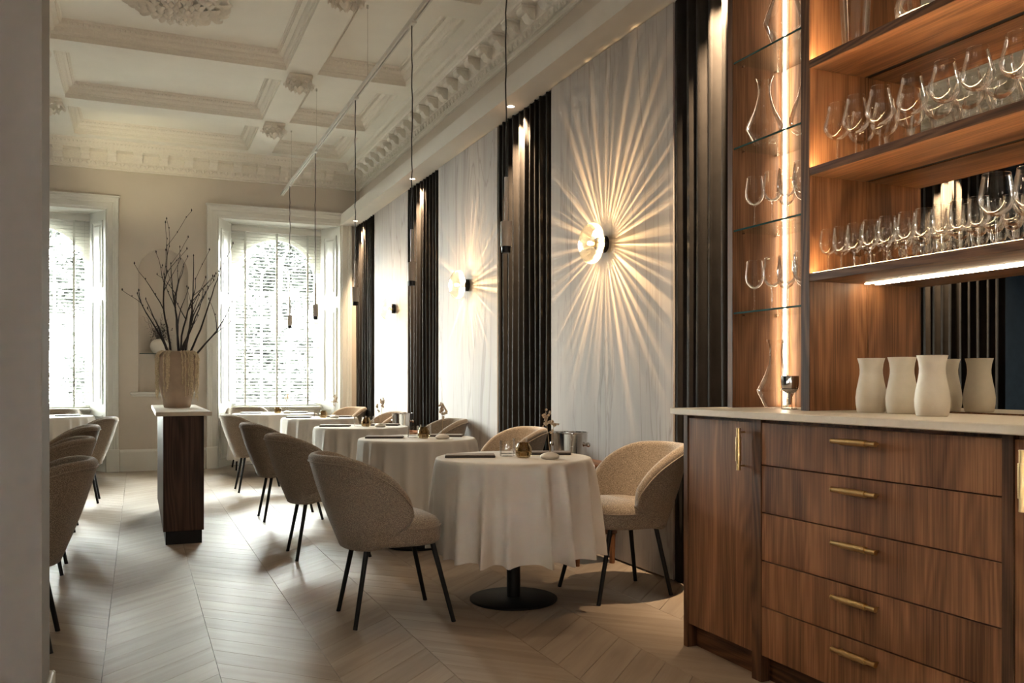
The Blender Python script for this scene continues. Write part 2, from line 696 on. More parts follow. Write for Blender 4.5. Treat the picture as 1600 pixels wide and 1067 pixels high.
M_AMBERGL = glass('amber_smoked_glass', (0.74, 0.65, 0.50), boost=1.2)
M_LAMPGL = glass('pressed_lamp_glass', (0.95, 0.91, 0.82), rough=0.12, boost=2.2, cloudy=0.10)
M_SLAT = simple('blind_slat', (0.82, 0.82, 0.78), 0.5)
M_TAPE = simple('blind_tape', (0.62, 0.62, 0.58), 0.8)
M_LED = emit('led_strip', (1.0, 0.70, 0.38), 85.0)
M_LEDV = emit('led_tube', (1.0, 0.84, 0.60), 17.0)
M_LEDS = emit('led_underside', (1.0, 0.82, 0.56), 42.0)
M_BULB = emit('sconce_bulb', (1.0, 0.72, 0.36), 60.0)
M_DOWN = emit('downlight_lens', (1.0, 0.83, 0.62), 14.0)
M_PLENS = emit('pendant_lens', (1.0, 0.80, 0.55), 3.0)
M_MIRROR = mirror_mat('mirror')
M_LEAF = simple('tree_leaf', (0.0040, 0.0046, 0.0038), 0.7, noise=0.4, nscale=3, spec=0.1)
M_BARK = simple('bark', (0.005, 0.0045, 0.004), 0.9, noise=0.3, nscale=12)
M_LAWN = simple('outdoor_ground', (0.62, 0.60, 0.56), 0.95, noise=0.3, nscale=2)

# ------------------------------------------------------------------ dimensions
XR, XL = 2.84, -2.22          # faces of the panelled side walls
XRO, XLO = 2.92, -2.30        # old walls behind them
XC = 0.31                     # room axis
YB = 12.31                    # window wall
YF = 3.05                     # room side of the front wall stub
ZC = 4.18                     # underside of ceiling beams
ZP = 4.338                    # coffer panels
ZS = 3.35                     # soffit of the side bulkheads
CURT = [(3.30, 4.283), (5.908, 6.973), (8.575, 9.688), (11.22, 12.29)]
PANEL = [(4.283, 5.908), (6.973, 8.575), (9.688, 11.22)]

# ------------------------------------------------------------------ floor
floor = struct('floor', MB().box(-4.3, 4.0, -4.2, 12.95, -0.16, -0.013), M_SUB)


def px(X, Y, Z):
    s_, c_ = sin(YAW), cos(YAW)
    fw, rt = s_ * X + c_ * Y, c_ * X - s_ * Y
    if fw < 0.3:
        return None
    return 800 + F_PX * rt / fw, 596 - F_PX * (Z - CAM_H) / fw, fw


SW, PP, G = 0.4265, 0.19, 0.0011
TH = 0.012


def plank_outline(t):
    """Parallelogram in plank coordinates (x along the plank), origin at its left lower corner."""
    q = [(G, G * t + G), (SW - G, (SW - G) * t + G), (SW - G, (SW - G) * t + PP - G), (G, G * t + PP - G)]
    a = -t * pi / 4
    return [(x * cos(a) - y * sin(a), x * sin(a) + y * cos(a)) for x, y in q]


def plank_mesh(t):
    q = plank_outline(t)
    cx, cy = sum(p[0] for p in q) / 4, sum(p[1] for p in q) / 4
    ins = [(x + (cx - x) * 0.003, y + (cy - y) * 0.008) for x, y in q]
    vs = [(x, y, -TH) for x, y in q] + [(x, y, -0.0005) for x, y in q] + [(x, y, 0) for x, y in ins]
    fs = [(0, 1, 5, 4), (1, 2, 6, 5), (2, 3, 7, 6), (3, 0, 4, 7), (4, 5, 9, 8), (5, 6, 10, 9), (6, 7, 11, 10), (7, 4, 8, 11), (8, 9, 10, 11)]
    return vs, fs


planks = []
k0, k1 = int((-4.2 - 0.298) / SW), int((3.9 - 0.298) / SW)
for k in range(k0, k1):
    x0 = 0.298 + k * SW
    t = -1 if k % 2 == 0 else 1
    j = 0
    y = -4.0
    while y < 12.9:
        cy = y + t * SW / 2 + PP / 2
        if -4.0 < cy < 12.75:
            c = px(x0 + SW / 2, cy, 0)
            score = -1
            if c and -120 < c[0] < 1720 and c[1] < 1150:
                score = 1 / c[2] ** 3
                if x0 > 2.3 and cy < 3.3 or cy < 3 and x0 < -0.4:
                    score = -1
            planks.append((score, x0, y, t))
        y += PP
planks.sort(reverse=True)
PM = {}
for t in (1, -1):
    vs, fs = plank_mesh(t)
    me = bpy.data.meshes.new('plank')
    me.from_pydata(vs, [], fs)
    uvl = me.uv_layers.new(name='UVMap')
    for lp in me.loops:
        uvl.data[lp.index].uv = vs[lp.vertex_index][:2]
    me.materials.append(M_FLOOR)
    PM[t] = (me, vs, fs)
for (sc_, x0, y, t) in planks[:300]:
    o = link('plank', PM[t][0], floor)
    o.location = (x0, y, 0)
    o.rotation_euler = (0, 0, t * pi / 4)
VV, FF, UV, TT = [], [], [], []
for (sc_, x0, y, t) in planks[300:]:
    me, vs, fs = PM[t]
    n = len(VV)
    a = t * pi / 4
    tint = RNG.random()
    for (vx, vy, vz) in vs:
        VV.append((x0 + vx * cos(a) - vy * sin(a), y + vx * sin(a) + vy * cos(a), vz))
        UV.append((vx, vy))
        TT.append(tint)
    FF += [tuple(i + n for i in q) for q in fs]
me = bpy.data.meshes.new('far_planks')
me.from_pydata(VV, [], FF)
uvl = me.uv_layers.new(name='UVMap')
for lp in me.loops:
    uvl.data[lp.index].uv = UV[lp.vertex_index]
at = me.attributes.new('tint', 'FLOAT', 'POINT')
at.data.foreach_set('value', TT)
me.materials.append(M_FLOOR)
o = link('far_planks', me, floor)
o['kind'] = 'stuff'

# ------------------------------------------------------------------ side walls, bulkheads
wr = struct('wall_right', MB().box(XRO + 0.001, XRO + 0.2, -4.2, 12.95, 0, 4.6), M_DARKWALL)
obj('upper_wall', MB().box(XRO - 0.02, XRO + 0.01, 3.2, YB, 3.45, 4.2), M_WALL, wr)
bk = obj('bulkhead', MB().box(2.625, XRO, 0.6, YB - 0.001, ZS, 3.50), M_BULK, wr)
obj('front_room_lining', MB().box(XRO - 0.02, XRO + 0.01, -4.2, 3.2, 0, 4.2), M_WALL, wr)
for (a, b) in PANEL:
    obj('marble_panel', MB().box(XR, XR + 0.03, a + 0.002, b - 0.002, 0.012, ZS - 0.006, 0.0015), M_MARBLE, wr)
    obj('panel_backing', MB().box(XR + 0.03, XRO, a + 0.03, b - 0.03, 0.0, ZS), M_DARKWALL, wr)
wl = struct('wall_left', MB().box(XLO - 0.2, XLO - 0.001, 2.8, 12.95, 0, 4.6), M_DARKWALL)
obj('upper_wall', MB().box(XLO - 0.01, XLO + 0.02, YF, YB, 3.45, 4.2), M_WALL, wl)
obj('bulkhead', MB().box(XLO, 2 * XC - 2.625, YF, YB - 0.001, ZS, 3.50), M_BULK, wl)
for (a, b) in PANEL:
    obj('dark_panel', MB().box(XL - 0.03, XL, a + 0.002, b - 0.002, 0.012, ZS - 0.006, 0.0015), M_DARKWALL if b < 6 else M_MARBLE, wl)
# front wall with the wide opening the camera looks through
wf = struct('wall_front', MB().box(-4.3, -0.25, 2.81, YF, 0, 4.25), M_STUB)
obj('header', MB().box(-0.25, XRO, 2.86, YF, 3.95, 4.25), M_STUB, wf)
obj('baseboard', MB().box(-4.3, -0.235, YF, YF + 0.018, 0, 0.26, 0.004).box(-0.25, -0.238, 2.80, YF + 0.018, 0, 0.26, 0.004), M_TRIM, wf)
struct('wall_rear', MB().box(-4.3, XRO, -4.35, -4.2, 0, 4.6), M_WALL)
struct('wall_side', MB().box(-4.45, -4.3, -4.2, 2.9, 0, 4.6), M_WALL)

# ------------------------------------------------------------------ ceiling
ce = struct('ceiling', MB().box(-4.4, XRO + 0.2, -4.3, 12.9, ZP, ZP + 0.2), M_CEIL)
obj('front_room_ceiling', MB().box(-4.3, XRO, -4.2, 3.06, ZC, ZP), M_CEIL, ce)
CX = [(-1.91, -1.01), (-0.71, 1.33), (1.63, 2.53)]
CY = [(3.62, 4.82), (5.13, 6.58), (6.90, 8.70), (9.01, 10.455), (10.765, 11.915)]
xb = [(XLO, -1.91), (-1.01, -0.71), (1.33, 1.63), (2.53, XRO)]
for (a, b) in xb:
    obj('long_beam', MB().box(a, b, 3.05, YB, ZC, ZP + 0.01), M_CEIL, ce)
yb = [(3.05, 3.62), (4.82, 5.13), (6.58, 6.90), (8.70, 9.01), (10.455, 10.765), (11.915, YB)]
for (a, b) in yb:
    for (x0, x1) in CX:
        obj('cross_beam', MB().box(x0, x1, a, b, ZC, ZP + 0.01), M_CEIL, ce)
PROF = [(0.0, 4.172), (-0.004, 4.172), (-0.004, 4.180), (0.002, 4.182), (0.002, 4.222), (0.014, 4.226), (0.016, 4.240), (0.03, 4.250), (0.040, 4.268),
        (0.043, 4.282), (0.056, 4.286), (0.074, 4.298), (0.083, 4.316), (0.098, 4.320), (0.104, 4.339)]
for (x0, x1) in CX:
    for (y0, y1) in CY:
        lp = []
        for (of, z) in PROF[3:]:
            lp.append([(x0 + of, y0 + of, z), (x1 - of, y0 + of, z), (x1 - of, y1 - of, z), (x0 + of, y1 - of, z)])
        obj('coffer_moulding', MB().loops(lp), M_PLASTER, ce, recalc=False)
        if y1 < 6.0:
            continue
        bd = MB()
        for (of, z, s_) in ((0.036, 4.272, 0.0095), (0.082, 4.310, 0.0135)):
            st = s_ * 3.1
            for (ax, f0, lo, hi) in (('x', y1 - of, x0, x1), ('x', y0 + of, x0, x1), ('y', x0 + of, y0, y1), ('y', x1 - of, y0, y1)):
                n = int((hi - lo - 2 * of) / st)
                for k in range(n):
                    c = lo + of + (k + 0.5) * (hi - lo - 2 * of) / n
                    cx, cy = (c, f0) if ax == 'x' else (f0, c)
                    bd.add([(cx - s_, cy, z), (cx + s_, cy, z), (cx, cy - s_, z), (cx, cy + s_, z), (cx, cy, z - s_ * 1.5), (cx, cy, z + s_)],
                           [(0, 2, 4), (2, 1, 4), (1, 3, 4), (3, 0, 4), (2, 0, 5), (1, 2, 5), (3, 1, 5), (0, 3, 5)])
        obj('bead_row', bd, M_PLASTER, ce, recalc=False, kind='stuff')


def leaf_ring(mb, n, r0, r1, z0, z1, w, rng, curl=0.03, c=(0, 0)):
    """n little curled leaves in a ring from radius r0 to r1."""
    for k in range(n):
        a = 2 * pi * k / n + rng.uniform(-0.08, 0.08)
        rr = r1 * rng.uniform(0.9, 1.06)
        pts = []
        for i in range(6):
            t = i / 5
            r = r0 + (rr - r0) * t
            z = z0 + (z1 - z0) * t - curl * sin(pi * t)
            ww = w * (0.35 + sin(pi * min(1, t * 0.95 + 0.08)) * 0.9) * (1.25 if i % 2 else 0.85)
            for (q, dz) in ((-1, 0.010), (-0.45, -0.004), (0, -0.014), (0.45, -0.004), (1, 0.010)):
                x = r * cos(a) - q * ww * sin(a)
                y = r * sin(a) + q * ww * cos(a)
                pts.append((x + c[0], y + c[1], z + dz))
        fs = []
        for i in range(5):
            for q in range(4):
                fs.append((i * 5 + q, i * 5 + q + 1, i * 5 + q + 6, i * 5 + q + 5))
        mb.add(pts, fs)


r_ = random.Random(3)
rose = MB().lathe([(0.0, ZP - 0.05), (0.10, ZP - 0.05), (0.13, ZP - 0.03), (0.30, ZP - 0.03), (0.36, ZP - 0.012), (0.40, ZP - 0.010), (0.41, ZP)], 48, (XC, 7.8, 0))
ros = obj('ceiling_rose', rose, M_PLASTER, ce, 40)
lf = MB()
leaf_ring(lf, 30, 0.29, 0.42, ZP - 0.03, ZP - 0.045, 0.024, r_, 0.035, (XC, 7.8))
leaf_ring(lf, 26, 0.22, 0.35, ZP - 0.05, ZP - 0.06, 0.024, r_, 0.04, (XC, 7.8))
leaf_ring(lf, 22, 0.15, 0.27, ZP - 0.06, ZP - 0.075, 0.022, r_, 0.045, (XC, 7.8))
leaf_ring(lf, 16, 0.09, 0.19, ZP - 0.07, ZP - 0.085, 0.020, r_, 0.045, (XC, 7.8))
leaf_ring(lf, 10, 0.03, 0.12, ZP - 0.085, ZP - 0.10, 0.020, r_, 0.04, (XC, 7.8))
lf.lathe([(0.0, ZP - 0.16), (0.03, ZP - 0.15), (0.045, ZP - 0.12), (0.03, ZP - 0.09), (0.05, ZP - 0.05)], 16, (XC, 7.8, 0))
obj('acanthus_leaves', lf, M_PLASTER, ros, 60)
boss_me = None
bm_ = MB()
bm_.box(-0.115, 0.115, -0.115, 0.115, -0.030, 0.004, 0.008)
bm_.box(-0.085, 0.085, -0.085, 0.085, -0.055, -0.028, 0.008)
leaf_ring(bm_, 12, 0.105, 0.150, -0.012, -0.085, 0.034, r_, 0.02)
leaf_ring(bm_, 10, 0.060, 0.095, -0.050, -0.125, 0.026, r_, 0.02)
bm_.lathe([(0.0, -0.175), (0.012, -0.165), (0.024, -0.140), (0.050, -0.110), (0.062, -0.08), (0.075, -0.05)], 10)
boss_me = bm_.mesh('boss', M_PLASTER, 50)
for x in (1.48, -0.86):
    for y in (6.74, 8.855, 10.61):
        o = link('boss', boss_me, ce)
        o.location = (x, y, ZC)

# cornices: profile (out from the wall, height)
CP = [(0.0, 3.855), (0.020, 3.858), (0.020, 3.870), (0.012, 3.874), (0.012, 3.884), (0.030, 3.890), (0.030, 3.898), (0.040, 3.902), (0.060, 3.940), (0.064, 3.952),
      (0.070, 3.956), (0.070, 4.060), (0.200, 4.066), (0.202, 4.088), (0.208, 4.092), (0.214, 4.128), (0.234, 4.160), (0.24, 4.174), (0.24, ZC + 0.002)]


def modillion_mesh():
    b = MB()
    side = [(0.0, 0.0), (0.0, -0.085), (0.012, -0.088), (0.045, -0.083), (0.065, -0.062), (0.078, -0.050), (0.098, -0.052), (0.112, -0.046), (0.120, -0.034), (0.118, -0.018), (0.118, 0.0)]
    w = 0.050
    b.loops([[(x, -w, z) for x, z in side], [(x, w, z) for x, z in side]], True, True)
    b.box(-0.002, 0.126, -w - 0.008, w + 0.008, -0.014, 0.002, 0.003)
    for sg in (-1, 1):
        b.cyl((0.030, sg * w, -0.056), (0.030, sg * (w + 0.006), -0.056), 0.024, n=12)
        b.cyl((0.098, sg * w, -0.032), (0.098, sg * (w + 0.005), -0.032), 0.015, n=10)
    return b.mesh('modillion', M_PLASTER, 40)


def egg_mesh():
    b = MB()
    prof = [(0.0, -0.030), (0.013, -0.026), (0.020, -0.012), (0.022, 0.004), (0.019, 0.020), (0.0, 0.022)]
    b.lathe(prof, 8)
    for s_ in (-1, 1):
        b.tube([(-0.004, s_ * 0.036, 0.024), (0.012, s_ * 0.034, 0.0), (0.006, s_ * 0.02, -0.026), (0.0, 0.0, -0.036)], [0.005, 0.007, 0.006, 0.004], 5)
    b.add([(0.004, 0.038, 0.024), (0.012, 0.046, 0.02), (0.004, 0.054, 0.024), (0.008, 0.046, -0.034)], [(0, 1, 3), (1, 2, 3), (0, 3, 2), (0, 2, 1)])
    return b.mesh('egg', M_PLASTER, 50)


MOD, EGG = modillion_mesh(), egg_mesh()


def cornice(name, xy, length, rot, y_start, trim0, trim1):
    """A run of cornice in local axes: x out of the wall, y along it; mitred by trim0/trim1 (+1 inner corner)."""
    root = struct_root(name)
    R = Matrix.Translation((xy[0], xy[1], 0)) @ Matrix.Rotation(rot, 4, 'Z')
    b = MB()
    lp = []
    for yy, tr in ((0.0, trim0), (length, trim1)):
        lp.append([tuple(R @ Vector((x, yy + (x * tr if yy == 0 else -x * tr), z))) for x, z in CP + [(-0.01, ZC + 0.002), (-0.01, 3.855)]])
    b.loops(lp, True, True)
    obj('cornice', b, M_PLASTER, root, 25)
    n = int(length / 0.292)
    for k in range(n):
        yy = (k + 0.5) * length / n
        if (trim0 and yy < 0.2) or (trim1 and yy > length - 0.2):
            continue
        o = link('modillion', MOD, root)
        o.matrix_basis = R @ Matrix.Translation((0.068, yy, 4.064)) @ Matrix.Diagonal((1.0, 1.0, 1.32, 1.0))
    n = int(length / 0.0975)
    for k in range(n):
        yy = (k + 0.5) * length / n
        o = link('egg', EGG, root)
        o.matrix_basis = R @ Matrix.Translation((0.054, yy, 3.924))
    bd = MB()                                            # leaf row under the ceiling and bead row under the eggs
    n = int(length / 0.045)
    for k in range(n):
        yy = (k + 0.5) * length / n
        for (x, z, s_) in ((0.222, 4.138, 0.020), (0.034, 3.893, 0.007)):
            q = [(x, yy - s_, z + s_ * .6), (x + s_ * .55, yy, z + s_ * .2), (x, yy + s_, z + s_ * .6), (x - s_ * .35, yy, z - s_)]
            bd.add([tuple(R @ Vector(p)) for p in q], [(0, 1, 3), (1, 2, 3), (0, 2, 1)])
    o = obj('leaf_row', bd, M_PLASTER, root, recalc=False, kind='stuff')
    return root


cornice('trim_1', (XRO - 0.02, YB), YB - 3.1, pi, 0, 1, 0)
cornice('trim_2', (XLO + 0.02, YB), XRO - XLO - 0.04, -pi / 2, 0, 1, 1)
cornice('trim_3', (XLO + 0.02, 3.1), YB - 3.1, 0, 0, 0, 1)

# ------------------------------------------------------------------ window wall with the niche
NX, NR, NSP, NB = XC, 0.302, 2.578, 1.02
WINS = [(1, -1.19), (2, 1.81)]
HO, HI, ZT = 0.825, 0.628, 3.355            # half widths of the opening at the wall face and at the blind, head height
wb = MB()
xs = [XLO - 0.2, -1.19 - HO, -1.19 + HO, 1.81 - HO, 1.81 + HO, XRO + 0.2]


def pier(mb, xa, xb, ia, ib, y0=YB):
    poly = [(xa, y0), (xb, y0), (xb + (HO - HI if ib else 0), 12.70), (xb + (HO - HI if ib else 0), 12.95), (xa - (HO - HI if ia else 0), 12.95), (xa - (HO - HI if ia else 0), 12.70)]
    mb.prism(poly, lambda a, b: (a, b, 0), lambda a, b: (a, b, 4.6))


pier(wb, xs[0], xs[1], False, True)
pier(wb, xs[4], xs[5], True, False)
# middle pier behind the niche
wb.prism([(xs[2], YB + 0.02), (NX - NR - 0.01, YB + 0.02), (NX - NR - 0.01, 12.62), (NX + NR + 0.01, 12.62), (NX + NR + 0.01, YB + 0.02), (xs[3], YB + 0.02), (xs[3] + HO - HI, 12.70),
          (xs[3] + HO - HI, 12.95), (xs[2] - HO + HI, 12.95), (xs[2] - HO + HI, 12.70)], lambda a, b: (a, b, 0), lambda a, b: (a, b, 4.6))
wb.box(xs[2], NX - NR, YB, YB + 0.021, 0, 4.6).box(NX + NR, xs[3], YB, YB + 0.021, 0, 4.6).box(NX - NR, NX + NR, YB, YB + 0.021, 0, NB)
na = 24
arc = [(NX - NR * cos(pi * k / na), NSP + NR * sin(pi * k / na)) for k in range(na + 1)]
for (a0, z0), (a1, z1) in zip(arc, arc[1:]):
    wb.add([(a0, YB, z0), (a1, YB, z1), (a1, YB, 4.6), (a0, YB, 4.6)], [(0, 1, 2, 3)])
for (n_, xc) in WINS:
    wb.box(xc - HO, xc + HO, YB, 12.95, ZT, 4.6)
wback = struct('wall_back', wb, M_WALL)
nc = MB()


def nich(i, j):
    a = pi * i / 24
    if j <= 1:
        return (NX - NR * cos(a), YB + 0.26 * sin(a) ** 0.7, NB if j == 0 else NSP)
    e = (j - 1) / 8 * pi / 2
    return (NX - NR * cos(a) * cos(e), YB + 0.26 * sin(a) ** 0.7 * cos(e), NSP + NR * sin(e))


nc.grid(nich, 25, 10)
nc.add([nich(i, 0) for i in range(25)], [tuple(range(25))])
obj('niche', nc, M_WALL, wback, 50, recalc=False)
sl = MB().box(NX - 0.40, NX + 0.40, YB - 0.055, YB + 0.20, 0.985, 1.022, 0.008).box(NX - 0.385, NX + 0.385, YB - 0.035, YB + 0.01, 0.962, 0.985, 0.004)
obj('niche_sill', sl, M_TRIM, wback)
sg = obj('niche_shelf', MB().prism([(NX - 0.29, YB + 0.03), (NX + 0.29, YB + 0.03), (NX + 0.24, YB + 0.20), (NX, YB + 0.245), (NX - 0.24, YB + 0.20)], lambda a, b: (a, b, 1.513), lambda a, b: (a, b, 1.521)), M_SHELFGL, wback)
obj('shelf_edge', MB().box(NX - 0.29, NX + 0.29, YB + 0.027, YB + 0.031, 1.513, 1.521), M_GLEDGE, sg)
obj('switch_plate', MB().box(2.735, 2.80, YB - 0.03, YB, 2.63, 2.745, 0.006), M_TRIM, wback)

bsb = MB()
for (a, b) in ((XLO, -1.19 - HO - 0.16), (-1.19 + HO + 0.155, 1.81 - HO - 0.155), (1.81 + HO + 0.16, XRO)):
    bsb.box(a, b, YB - 0.03, YB + 0.005, 0, 0.245, 0.002)
    bsb.prism([(YB - 0.03, 0.243), (YB - 0.03, 0.25), (YB - 0.022, 0.262), (YB - 0.010, 0.278), (YB + 0.004, 0.282), (YB + 0.004, 0.243)], lambda y, z, a=a: (a, y, z), lambda y, z, b=b: (b, y, z))
tag(obj('baseboard_back', bsb, M_TRIM), kind='structure')

ZSILL, ZSPR, RA = 0.80, 2.615, 0.60


def bar2d(mb, pts, w, y0, y1):
    """A glazing bar along a 2-D polyline in the window plane."""
    n = len(pts)
    L_, R_ = [], []
    for i in range(n):
        a, b = pts[max(i - 1, 0)], pts[min(i + 1, n - 1)]
        dx, dz = b[0] - a[0], b[1] - a[1]
        l = sqrt(dx * dx + dz * dz) or 1
        nx, nz = -dz / l * w / 2, dx / l * w / 2
        L_.append((pts[i][0] + nx, pts[i][1] + nz))
        R_.append((pts[i][0] - nx, pts[i][1] - nz))
    lp = []
    for i in range(n):
        (ax, az), (bx, bz) = L_[i], R_[i]
        lp.append([(ax, y0, az), (bx, y0, bz), (bx, y1, bz), (ax, y1, az)])
    mb.loops(lp, True, True)


def window(n_, xc):
    w = struct_root('window_%d' % n_)
    xa, xb = xc - HO, xc + HO
    prof = [(0.0, 0.0), (0.0, 0.016), (0.018, 0.022), (0.020, 0.030), (0.075, 0.032), (0.080, 0.044), (0.105, 0.050), (0.118, 0.060), (0.140, 0.064), (0.142, 0.0)]
    lp = []
    for (of, d) in prof:
        y = YB - d
        lp.append([(xa - of, y, 0.28), (xa - of, y, ZT + of), (xb + of, y, ZT + of), (xb + of, y, 0.28)])
    obj('architrave', MB().loops(lp, False), M_TRIM, w, recalc=False)
    obj('head_cap', MB().box(xa - 0.155, xb + 0.155, YB - 0.078, YB, ZT + 0.142, ZT + 0.165, 0.006), M_TRIM, w)
    for sg_, xx in ((-1, xa), (1, xb)):
        obj('plinth_block', MB().box(min(xx, xx + sg_ * 0.15), max(xx, xx + sg_ * 0.15), YB - 0.072, YB, 0, 0.29, 0.006), M_TRIM, w)
    # splayed panelled shutters in the reveals
    for sg_ in (-1, 1):
        p0, p1 = Vector((xc + sg_ * HO, YB + 0.004, 0)), Vector((xc + sg_ * HI, 12.70, 0))
        d = p1 - p0
        ln = d.length
        d.normalize()
        nrm = Vector((-d.y, d.x, 0))
        if nrm.x * sg_ > 0:
            nrm = -nrm

        def P(u, v, z):
            q = p0 + d * u + nrm * v
            return (q.x, q.y, z)

        def sbox(mb, u0, u1, v0, v1, z0, z1):
            vs = [P(u, v, z) for u in (u0, u1) for v in (v0, v1) for z in (z0, z1)]
            mb.add(vs, [(0, 1, 3, 2), (4, 6, 7, 5), (0, 4, 5, 1), (2, 3, 7, 6), (0, 2, 6, 4), (1, 5, 7, 3)])
        sh = MB()
        sbox(sh, 0.0, ln, -0.001, 0.012, 0.0, ZT)
        s1 = obj('shutter', sh, M_TRIM, w)
        for (z0, z1) in ((0.10, 0.72), (0.86, 2.20), (2.36, 3.22)):
            fr = MB()
            u0, u1 = 0.075, ln - 0.075
            pf = [(0, 0.012), (0, 0.024), (0.012, 0.024), (0.024, 0.014), (0.05, 0.012), (0.075, 0.022)]
            lpp = [[P(u0 + o_, v, z0 + o_), P(u1 - o_, v, z0 + o_), P(u1 - o_, v, z1 - o_), P(u0 + o_, v, z1 - o_)] for o_, v in pf]
            fr.loops(lpp)
            k = len(fr.v)
            fr.f.append((k - 4, k - 3, k - 2, k - 1))
            obj('panel', fr, M_TRIM, s1, recalc=False)
    # soffit lining, wall under the sill, sill
    obj('head_lining', MB().prism([(xa, YB + 0.002), (xb, YB + 0.002), (xc + HI, 12.70), (xc - HI, 12.70)], lambda a, b: (a, b, ZT - 0.012), lambda a, b: (a, b, ZT + 0.001)), M_TRIM, w)
    ap = MB().box(xc - HI, xc + HI, 12.70, 12.95, 0, ZSILL - 0.03)
    obj('apron', ap, M_TRIM, w)
    obj('sill', MB().box(xc - HI, xc + HI, 12.655, 12.95, ZSILL - 0.03, ZSILL, 0.006), M_TRIM, w)
    # board with the round-headed opening
    b = MB()
    na = 32
    arc = [(xc - RA * cos(pi * k / na), ZSPR + RA * sin(pi * k / na)) for k in range(na + 1)]
    y0, y1 = 12.80, 12.88
    for (a0, z0), (a1, z1) in zip(arc, arc[1:]):
        b.add([(a0, y0, z0), (a1, y0, z1), (a1, y0, ZT), (a0, y0, ZT)], [(0, 1, 2, 3)])
        b.add([(a0, y1, z0), (a1, y1, z1), (a1, y1, ZT), (a0, y1, ZT)], [(0, 1, 2, 3)])
        b.add([(a0, y0, z0), (a1, y0, z1), (a1, y1, z1), (a0, y1, z0)], [(0, 1, 2, 3)])
    b.box(xc - HI - 0.02, xc - RA, y0, y1, ZSILL, ZT).box(xc + RA, xc + HI + 0.02, y0, y1, ZSILL, ZT)
    obj('arch_board', b, M_TRIM, w, recalc=False)
    fr = MB()
    R2 = RA - 0.025
    arc2 = [(xc - R2 * cos(pi * k / na), ZSPR + R2 * sin(pi * k / na)) for k in range(na + 1)]
    bar2d(fr, [(xc - R2, ZSILL)] + arc2 + [(xc + R2, ZSILL)], 0.055, 12.815, 12.865)
    bar2d(fr, [(xc - R2, ZSILL + 0.035), (xc + R2, ZSILL + 0.035)], 0.07, 12.815, 12.865)
    obj('sash_frame', fr, M_TRIM, w)
    yb0, yb1 = 12.825, 12.855
    xv = (xc - R2 / 3, xc + R2 / 3)
    RI = R2 / 3
    for x in xv:
        bb = MB()
        bar2d(bb, [(x, ZSILL + 0.04), (x, ZSPR)], 0.028, yb0, yb1)
        obj('glazing_bar', bb, M_TRIM, w)
    zr = [1.23, 1.63, 2.02, 2.42]
    for z in zr:
        bb = MB()
        bar2d(bb, [(xc - R2, z), (xc + R2, z)], 0.050 if z == 2.02 else 0.028, yb0 - 0.0015, yb1 + 0.0015)
        obj('glazing_bar', bb, M_TRIM, w)
    bb = MB()
    bar2d(bb, [(xc - RI * cos(pi * k / 12), ZSPR + RI * sin(pi * k / 12)) for k in range(13)], 0.028, yb0, yb1)
    obj('glazing_bar', bb, M_TRIM, w)
    for a in (30, 68, 112, 150):
        a = radians(a)
        bb = MB()
        bar2d(bb, [(xc + RI * cos(a), ZSPR + RI * sin(a)), (xc + R2 * cos(a), ZSPR + R2 * sin(a))], 0.026, yb0, yb1)
        obj('glazing_bar', bb, M_TRIM, w)
    zz = [ZSILL + 0.04] + zr + [ZSPR]
    xx = [xc - R2, xv[0], xv[1], xc + R2]
    for i in range(3):
        for j in range(5):
            obj('pane', MB().box(xx[i], xx[i + 1], 12.838, 12.842, zz[j], zz[j + 1]), M_PANE, w)
    obj('pane', MB().prism([(xc + R2 * cos(pi * k / 24), ZSPR + R2 * sin(pi * k / 24)) for k in range(25)], lambda a, z: (a, 12.838, z), lambda a, z: (a, 12.842, z)), M_PANE, w)
    # venetian blind
    t = thing('venetian_blind', ['white slatted blind in the window beside the near wall edge', 'white slatted blind in the window next to the marble wall'][n_ - 1], 'blind', (xc, 12.715, ZSILL), 0, 'venetian blinds')
    hw = HI - 0.012
    obj('headrail', MB().box(xc - hw, xc + hw, 12.68, 12.745, 3.245, 3.315, 0.004), M_TRIM, t)
    obj('bottom_rail', MB().box(xc - hw, xc + hw, 12.69, 12.74, ZSILL + 0.012, ZSILL + 0.030, 0.004), M_SLAT, t)
    tilt = radians(13)
    vs, fs = [], []
    for sx in (-hw, hw):
        for q in range(5):
            u = (q / 4 - 0.5) * 0.050
            h_ = 0.0035 * (1 - (2 * q / 4 - 1) ** 2)
            vs.append((sx, u * cos(tilt), u * sin(tilt) + h_ + 0.0012))
        for q in range(4, -1, -1):
            u = (q / 4 - 0.5) * 0.050
            h_ = 0.0035 * (1 - (2 * q / 4 - 1) ** 2)
            vs.append((sx, u * cos(tilt), u * sin(tilt) + h_ - 0.0012))
    for q in range(10):
        fs.append((q, (q + 1) % 10, 10 + (q + 1) % 10, 10 + q))
    fs += [tuple(range(10))[::-1], tuple(range(10, 20))]
    global SLAT
    if SLAT is None:
        mb = MB()
        mb.add(vs, fs)
        SLAT = mb.mesh('slat', M_SLAT)
    ns = 54
    for k in range(ns):
        o = link('slat', SLAT, t)
        o.location = (xc, 12.715, ZSILL + 0.055 + k * (2.41 / ns))
    for x in (-0.43, 0.0, 0.43):
        obj('ladder_tape', MB().box(xc + x - 0.012, xc + x + 0.012, 12.687, 12.6885, ZSILL + 0.02, 3.25).box(xc + x - 0.012, xc + x + 0.012, 12.742, 12.7435, ZSILL + 0.02, 3.25), M_TAPE, t)
    obj('tilt_cord', MB().tube([(xc + hw - 0.06, 12.675, 3.25), (xc + hw - 0.06, 12.672, 1.0)], 0.002, 5).cyl((xc + hw - 0.06, 12.672, 1.0), (xc + hw - 0.06, 12.672, 0.95), 0.005, n=6), M_TAPE, t)


SLAT = None
for n_, xc in WINS:
    window(n_, xc)

